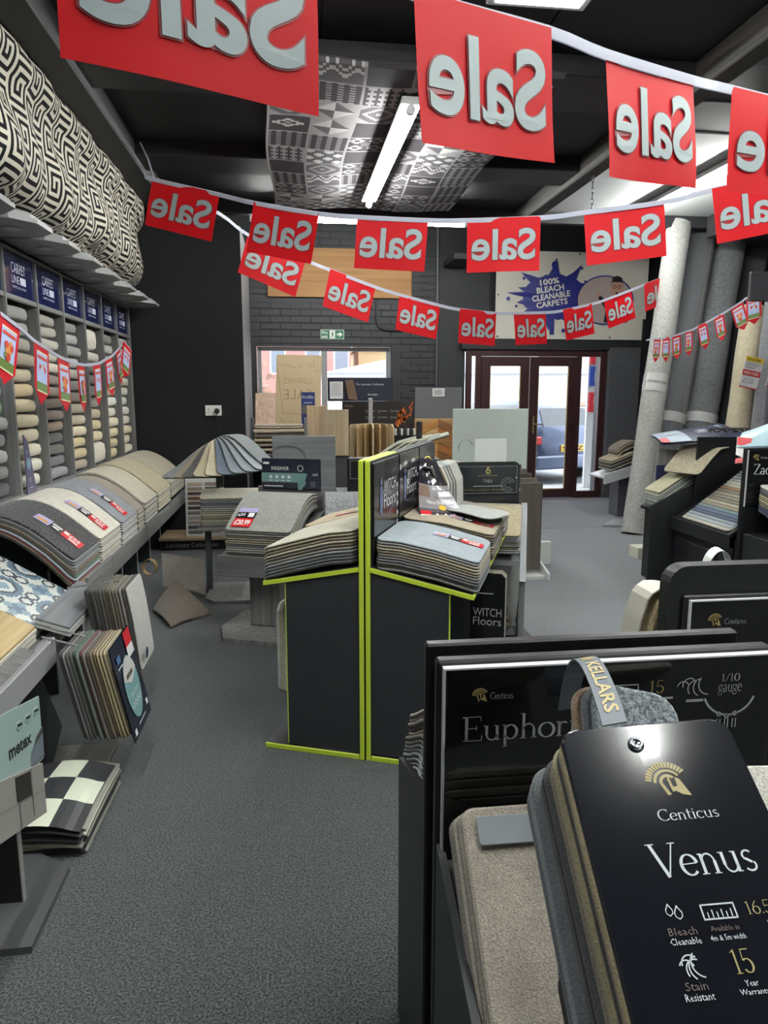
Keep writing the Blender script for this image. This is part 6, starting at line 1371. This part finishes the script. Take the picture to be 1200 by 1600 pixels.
T = thing('price_tag', 'red and white price ticket on the stepped samples', 'tag', (3.36, 4.9, .98)); ft3 = ptc((3.28, 4.98, 1.03), (3.40, 4.80, 1.06), (3.44, 4.84, 1.10), (3.31, 5.02, 1.06), 0); g = G(); cloth(g, ft3, 3, 2); g.build('card', plain('dfdfdc', .4), T, world=True)
g = G(); rect(g, lambda u, v: ft3(u, v, .004), 0, .35, 0, 1); rect(g, lambda u, v: ft3(u, v, .004), .5, .9, .3, .7); rect(g, lambda u, v: ft3(u, v, -.004), 0, .35, 0, 1); g.build('print', plain('d0333a', .4), T, world=True)
# hanging chain
T = thing('ceiling_chain', 'short steel chain hanging from the dark beam', 'chain', (2.6, 6.2, 3.0))
for k in range(10):
    c = Vector((2.62, 6.3, 3.37-.045*k)); g = G(); ax = (Vector((1, 0, 0)), Vector((0, 1, 0)))[k % 2]
    g.tube([c+ax*.012*math.cos(a)+Vector((0, 0, .028*math.sin(a))) for a in [i*math.pi/5 for i in range(11)]], .004, 5); g.build('link', plain('5a5b5d', .3, .8), T, world=True)
# ================================================================== right foreground stands
def edge_line(T, boxes):
    for b in boxes: G().box(*b).build('edge_line', plain('dfe1e2', .3), T, world=True)
GLB = plain('0f1012', .12, 0, .5)
T = thing('display_stand', 'large glossy black double stand with white serif lettering, closest', 'display stand', (.54, 1.18, 0))
G().bbox(.228, .825, 1.20, 1.225, .0, 1.108, .004).build('rear_board', KB2, T, world=True)
G().bbox(.236, .85, 1.14, 1.165, .0, 1.10, .004).build('front_board', KB2, T, world=True)
pp = G().bbox(.248, .85, 1.125, 1.14, .60, 1.088, .002).build('print_panel', GLB, T, world=True)
edge_line(T, [(.248, .85, 1.124, 1.139, 1.0885, 1.0915), (.2445, .2475, 1.124, 1.139, .62, 1.0915)])
for s_ in (.236, .835): G().prism([(1.225, 0), (1.58, 0), (1.58, .69), (1.225, .80)], 'X', s_, s_+.016).build('side_panel', KB, T, world=True)
for s_ in (.238, .835): G().prism([(1.14, 0), (.74, 0), (.74, .60), (1.14, .76)], 'X', s_, s_+.014).build('side_panel', plain('303336', .5), T, world=True)
G().prism([(1.225, .79), (1.225, .77), (1.58, .66), (1.58, .68)], 'X', .252, .835).build('rear_tray', KB2, T, world=True)
G().prism([(1.12, .74), (1.12, .72), (.74, .56), (.74, .58)], 'X', .252, .835).build('front_tray', KB2, T, world=True)
G().box(.252, .835, 1.56, 1.58, 0, .66).build('rear_panel', KB2, T, world=True); G().box(.252, .835, .74, .76, 0, .56).build('front_panel', KB2, T, world=True)
fn = plane_fn((.248, 1.125, .60), (1, 0, 0), (0, 0, 1), .0012)
WL = plain('b9bbbe', .35); GD = plain('a5935f', .35)
g = G(); letters(g, 'Euphoria', fn, .030, .262, .345, .405, serif=True, mi=0); helmet(g, fn, .060, .440, .030, 1); letters(g, 'Centicus', fn, .078, .118, .433, .446, serif=True, mi=0)
letters(g, '15', fn, .365, .392, .428, .452, serif=True, mi=1); rect(g, fn, .35, .41, .416, .420, 0); letters(g, '1/10', fn, .50, .535, .443, .458, serif=True, mi=0); letters(g, 'gauge', fn, .495, .54, .418, .438, serif=True, mi=0)
ring(g, fn, .5175, .430, .048, .052, 200, 340, 16, 0); letters(g, '2', fn, .40, .415, .365, .385, serif=True, mi=1)
for x0, x1, y0, y1 in ((.30, .345, .445, .447), (.30, .345, .425, .427), (.300, .302, .425, .447), (.343, .345, .425, .447)): rect(g, fn, x0, x1, y0, y1, 0)
for q in range(5): rect(g, fn, .307+.008*q, .3085+.008*q, .427, .437, 0)
for k in range(5): ring(g, fn, .452+.012*(k-2), .436+.004*math.sin(k*2), .010+.002*k, .012+.002*k, 20+30*k, 170+25*k, 10, 0)
rect(g, fn, .435, .468, .408, .413, 0)
for q, x in enumerate((.500, .515, .53)): ring(g, fn, x, .378+.004*(q != 1), .003, .005, n=8, mi=0); rect(g, fn, x-.004, x-.002, .355, .373, 0); rect(g, fn, x+.002, x+.004, .355, .373, 0)
g.build('lettering', [WL, GD], pp, world=True)
g = G(); sofa = plain('2c2926', .35); 
g.face([fn(.01, .02), fn(.30, .02), fn(.30, .20), fn(.16, .215), fn(.10, .19)]); g.face([fn(.0, .02), fn(.05, .02), fn(.09, .2), fn(.06, .235), fn(.0, .26)]); g.build('sofa_print', sofa, pp, world=True)
sample_book('carpet_sample_book', 'pale wool loop sample book behind the closest glossy black header', (.55, 1.235, 0), 0, [(0, .945), (.06, .945), (.12, .915), (.20, .87), (.30, .82)], .60, 13, .0158, ['9d958a', '8d857a', 'a39b8d', '8a8073', 'b0a898', '7f776c', '9a9284', '8f9396', '6f757b', '8d9499', 'a8adb0', '93999c', 'b5bbbe'], group='foreground sample books', r=.03, slide=.010)
# beige deck leaning on the header
T = thing('carpet_sample_book', 'greige velvet pile sample deck with blank silver plate', 'sample book', (.4, 1.0, .6), 0, 'foreground sample books')
nd = Vector((.0, -.27, -.27)).normalized(); up = Vector((0, -.7071, .7071))
def deck_board(g, o, ux, vy, w, h, t, r, bevel=.004, nseg=5, mi_top=0, mi_side=1, mi_back=1):
    """rounded slab: o = top-left corner, ux across, vy down, extruded below the face by t"""
    ux = Vector(ux).normalized(); vy = Vector(vy).normalized(); nn = vy.cross(ux).normalized(); pts = []
    for cx, cy, a0 in ((r, r, 180), (w-r, r, 270), (w-r, h-r, 0), (r, h-r, 90)):
        for q in range(nseg+1):
            a = math.radians(a0+90*q/nseg); pts.append((cx+r*math.cos(a), cy+r*math.sin(a)))
    n = len(pts); o = Vector(o); c = (w/2, h/2)
    ins = [(x+(c[0]-x)*bevel/(w/2), y+(c[1]-y)*bevel/(h/2)) for x, y in pts]
    P = lambda p, d: o+ux*p[0]+vy*p[1]-nn*d
    vs = [P(p, 0) for p in ins]+[P(p, bevel) for p in pts]+[P(p, t) for p in pts]
    g.raw(vs, [tuple(range(n))], mi_top); i0 = len(g.v)-3*n
    for q in range(n):
        k = (q+1) % n; g.f.append((i0+q, i0+n+q, i0+n+k, i0+k)); g.m.append(mi_top); g.f.append((i0+n+q, i0+2*n+q, i0+2*n+k, i0+n+k)); g.m.append(mi_side)
    g.f.append(tuple(i0+2*n+q for q in range(n-1, -1, -1))); g.m.append(mi_back)
    return lambda a, b, e=.0008: o+ux*a+vy*b+nn*e
for k in range(4):
    g = G(); o = Vector((.262-.004*k, 1.065+.011*k, .872-.012*k)); deck_board(g, o, (1, 0, 0), nd, .26, .40, .014, .022)
    g.build('sample_sheet', [carpet(('d6cdbf', 'b5ac9e', 'cfc6b6', '9a938a')[k], ('9c9386', None, None, None)[k], (330, 260, 260, 260)[k], 1., .6), carpet(('8f877b', '6f6a62', '8a8274', '5f5b55')[k])], T, world=True)
g = G(); fd = deck_board(g, Vector((.284, 1.060, .8715))+up*.0-nd*-.012+Vector((0, -.003, .003)), (1, 0, 0), nd, .13, .045, .003, .006, .0012); g.build('label_plate', plain('a5adb2', .3, .1), T, world=True)
# dark deck and named deck lying over it
VO = Vector((.305, .765, 1.155)); VU = Vector((.195, -.02, .015)); VD = Vector((-.025, -.255, -.14)); VN = VD.cross(VU).normalized()
T = thing('carpet_sample_book', 'black covered sample deck with gold helmet emblem and rivet, closest', 'sample book', tuple(VO+VD*1.2), 0, 'foreground sample books')
def vboard(name, k, off, t, w, h, r, mats, sh=(0, 0), mt=0, ms=1):
    g = G(); u = VU.normalized(); d = VD.normalized(); o = VO+u*sh[0]+d*sh[1]-VN*off
    return g, deck_board(g, o, VU, VD, w, h, t, r, .003, 6, mt, ms, ms), mats
g, vf, _ = vboard('cover', 0, 0, .003, .200, .36, .022, None); cvr = g.build('cover', [plain('14161d', .14, 0, .7), plain('1b1d22', .3)], T, world=True)
lay = [('8f8465', .012, -.004, .002), ('3e3d3a', .008, -.006, .004), ('a89f7c', .016, -.010, .002), ('8a8270', .010, -.012, .005), ('4a4c50', .008, -.018, .002), ('2a2b2e', .022, -.020, .004), ('6f757a', .010, -.030, -.004), ('8d9499', .016, -.032, -.002), ('5f666c', .012, -.034, .0)]
off = .0035
for k, (c, t, sx, sy) in enumerate(lay):
    g, _, _ = vboard('s', 0, off, t*.94, .205, .36, .03, None, (sx, sy)); g.build('sample_sheet', [carpet(c, None, 330, .9, .6), carpet(c, None, 330, .9, .6)], T, world=True); off += t
vp = lambda e: (lambda a, b: vf(a, .30-b, e))
g = G(); f1 = vp(.0006)
# emblem, name, icons (u across 0..0.20, v up from .30 below the top edge)
helmet(g, f1, .106, .222, .050, 0); letters(g, 'Centicus', f1, .082, .146, .179, .192, serif=True, mi=1); letters(g, 'Venus', f1, .058, .163, .121, .156, serif=True, mi=1)
def drop(cx, cy, s):
    P = [(0, 1), (.45, .25), (.4, -.2), (0, -.5), (-.4, -.2), (-.45, .25)]
    for i in range(6):
        a, b = P[i], P[(i+1) % 6]; g.face([f1(cx+a[0]*s, cy+a[1]*s), f1(cx+b[0]*s, cy+b[1]*s), f1(cx+b[0]*s*.75, cy+b[1]*s*.75), f1(cx+a[0]*s*.75, cy+a[1]*s*.75)], 1)
f9 = lambda a, b: f1(a, b-(.016 if b > .07 else .006))
drop(.062, .090, .008); drop(.070, .087, .009); letters(g, 'Bleach', f9, .055, .082, .085, .092, res=1, mi=2); letters(g, 'Cleanable', f9, .054, .083, .077, .083, res=1, mi=1)
for b in ((.092, .125, .109, .1105), (.092, .125, .096, .0975), (.092, .0935, .096, .1105), (.1235, .125, .096, .1105)): rect(g, f9, *b, 1)
for q in range(6): rect(g, f9, .097+.0045*q, .098+.0045*q, .098, .103+.002*(q % 2), 1)
letters(g, 'Available in', f9, .095, .122, .086, .091, res=1, mi=2); letters(g, '4m & 5m width', f9, .092, .125, .078, .083, res=1, mi=1); letters(g, '16.5mm', f9, .135, .185, .098, .11, serif=True, mi=0); letters(g, 'Pile', f9, .150, .165, .086, .092, res=1, mi=1)
for k in range(5): ring(g, f9, .062+.004*k, .048+.003*math.sin(k*2), .006+.0012*k, .0072+.0012*k, 10+30*k, 160+25*k, 10, 1)
letters(g, 'Stain', f9, .055, .075, .030, .037, res=1, mi=2); letters(g, 'Resistant', f9, .052, .078, .022, .028, res=1, mi=1); letters(g, '15', f9, .104, .122, .040, .060, serif=True, mi=0); letters(g, 'Year', f9, .108, .120, .030, .035, res=1, mi=1); letters(g, 'Warranty', f9, .101, .127, .022, .028, res=1, mi=1)
g.build('lettering', [plain('a3986a', .3), plain('c9d0d6', .3), plain('6a5f5c', .3)], cvr, world=True)
g = G(); c = vf(.085, .028, .0); nn = VN
sx = VU.normalized(); sy = VD.normalized(); vs = []
for rr, hh in ((.0095, .0008), (.0088, .003), (.006, .0045), (.0035, .003), (0.0005, .002)): vs += [c+(sx*math.cos(2*math.pi*q/16)+sy*math.sin(2*math.pi*q/16))*rr+nn*hh for q in range(16)]
g.raw(vs, [(i*16+q, i*16+(q+1) % 16, (i+1)*16+(q+1) % 16, (i+1)*16+q) for i in range(4) for q in range(16)]); g.build('rivet', plain('a9b0b6', .12, .95), cvr, world=True, smooth=True)
# what the deck rests on: stacked decks down to the tray
T = thing('carpet_sample_book', 'dark sample sheets piled beneath the gold emblem deck', 'sample book', (.4, .75, .7), 0, 'foreground sample books')
u = VU.normalized(); d = VD.normalized()
oo = off+.002; k = 0
while oo < .34:
    g = G(); t = .026; o = VO+u*(.0)+d*(.02+oo*.35)-VN*oo; deck_board(g, o, VU, VD, .20, .28, t*.95, .02, .003, 4); g.build('sample_sheet', [carpet(('3a3c40', '55585c', '2b2c2f', '6a6760')[k % 4]), plain('1f2022', .8)], T, world=True); oo += t; k += 1
# boucle sample and strap
T = thing('loose_carpet_sample', 'blue grey chunky loop sample poking up behind the emblem deck', 'carpet sample', (.46, .92, 1.05))
for k in range(3):
    g = G(); o = Vector((.425-.010*k, .945+.012*k, 1.137-.006*k)); deck_board(g, o, (.94, -.1, -.20), (-.12, -.55, -.72), .13, .20, .011, .035); g.build('pile' if k == 0 else 'under_sheet', [carpet(('9aa3a9', '6f757a', 'a8917a')[k], ('4f565c', None, None)[k], (150, 260, 260)[k], 1.2, .4), carpet(('7d868c', '6f757a', '9a8670')[k])], T, world=True)
T = thing('loose_carpet_sample', 'pale cream sample lying beside the gold emblem deck', 'carpet sample', (.66, .9, .9))
g = G(); deck_board(g, Vector((.585, .93, 1.0)), (1, -.1, 0), (0, -.8, -.6), .2, .22, .012, .03); g.build('pile', [carpet('cfcdc4'), carpet('b5b3aa')], T, world=True)
G().bbox(.64, .74, .80, .90, .66, .86, .004).build('support', KB2, T, world=True)
T = thing('lettered_strap', 'grey strap with gold capitals looping over the foreground decks', 'strap', (.42, .9, 1.1))
pth = bez([(.455, 1.10, 1.02), (.452, 1.07, 1.135), (.447, 1.03, 1.17), (.430, .93, 1.155), (.408, .83, 1.125)], 14)
side = Vector((1, .12, .05)); g = G(); g.ribbon(pth, .036, side, .0012); g.build('band', plain('5f6770', .45), T, world=True)
def stf(a, b):  # a along strap 0..1, b across
    q = a*13.999; i = int(q); p = pth[i].lerp(pth[i+1], q-i); dd = (pth[i+1]-pth[i]).normalized(); nn = side.normalized().cross(dd).normalized(); nn = nn if nn.z > 0 else -nn
    return p+side.normalized()*b+nn*.0022
g = G(); letters(g, 'KELLARS', lambda a, b: stf(a, b), .60, .95, -.010, .012, bold=.02, res=2)
for q in range(3): g.face([stf(.50+.025*q, -.010), stf(.515+.025*q, -.010), stf(.515+.025*q, .010), stf(.50+.025*q, .010)])
g.build('lettering', plain('b9ab78', .4), T, world=True)
# second foreground stand with rounded frame
T = thing('display_stand', 'rounded black framed stand with small helmet emblem', 'display stand', (1.4, 1.8, 0))
fr = [(1.02, .0), (1.02, 1.02)]+[(1.075-.055*math.cos(math.radians(a)), 1.025+.055*math.sin(math.radians(a))) for a in range(10, 91, 16)]+[(1.08, 1.08), (1.75, 1.08), (1.75, 0)]
G().prism(fr, 'Y', 1.80, 1.85).build('frame_board', plain('1b1e20', .5), T, world=True)
G().bbox(1.058, 1.75, 1.785, 1.80, .45, 1.0, .004).build('inner_board', KB2, T, world=True)
pp = G().bbox(1.075, 1.75, 1.775, 1.785, .45, .985, .002).build('print_panel', plain('121315', .2, 0, .4), T, world=True)
edge_line(T, [(1.075, 1.75, 1.7735, 1.786, .985, .9885), (1.072, 1.075, 1.7735, 1.786, .45, .9885)])
fn = plane_fn((1.075, 1.775, .45), (1, 0, 0), (0, 0, 1), .0012); g = G(); helmet(g, fn, .072, .478, .045, 0); letters(g, 'Centicus', fn, .10, .165, .468, .484, serif=True, mi=1); g.build('lettering', [GD, WL], pp, world=True)
G().bbox(1.03, 1.75, 1.45, 1.775, 0, .45, .004).build('front_box', KB, T, world=True); G().bbox(1.03, 1.75, 1.85, 2.25, 0, .72, .004).build('rear_box', KB, T, world=True)
T = thing('carpet_sample_book', 'cream chunky wool samples curling beside the rounded black frame', 'sample book', (1.0, 1.98, .8), 0, 'foreground sample books')
for k in range(4):
    M = Matrix.Translation((1.035+.028*k, 1.93-.012*k, .995-.014*k)) @ Matrix.Rotation(math.radians(90), 4, 'Z')
    g = G(); sheet(g, [(-.05, .0), (.0, .0), (.03, -.02), (.05, -.09), (.075, -.22)], .10, .008 if k == 0 else .022, .03, M=M)
    g.build('cover' if k == 0 else 'sample_sheet', [plain('b5b3a8', .4) if k == 0 else carpet('b3a37c', '8a7a54', 140, 1., .5), plain('a39a80' if k else 'a5a398', .8)], T, world=True)
T = thing('white_strap_loop', 'wide white strap loop standing above the rounded black frame', 'strap', (1.34, 2.1, 1.0))
G().ribbon([(1.335+.055*math.cos(a), 2.08+.02*math.cos(a), .985+.075*math.sin(a)) for a in [math.pi*i/12 for i in range(-2, 15)]], .06, (.25, 1, 0), .0012).build('band', plain('d3d8d2', .4), T, world=True)
g = G(); 
tag(pill(2.02, 2.14, 1.55, 1.72, 1.03, 1.09, rs).build('fluffy_sample', carpet('a9a9a6', '6f6f6c', 120, 1.2, .4), smooth=True), 'fluffy grey pile sample peeking over the rounded frame', 'carpet sample')
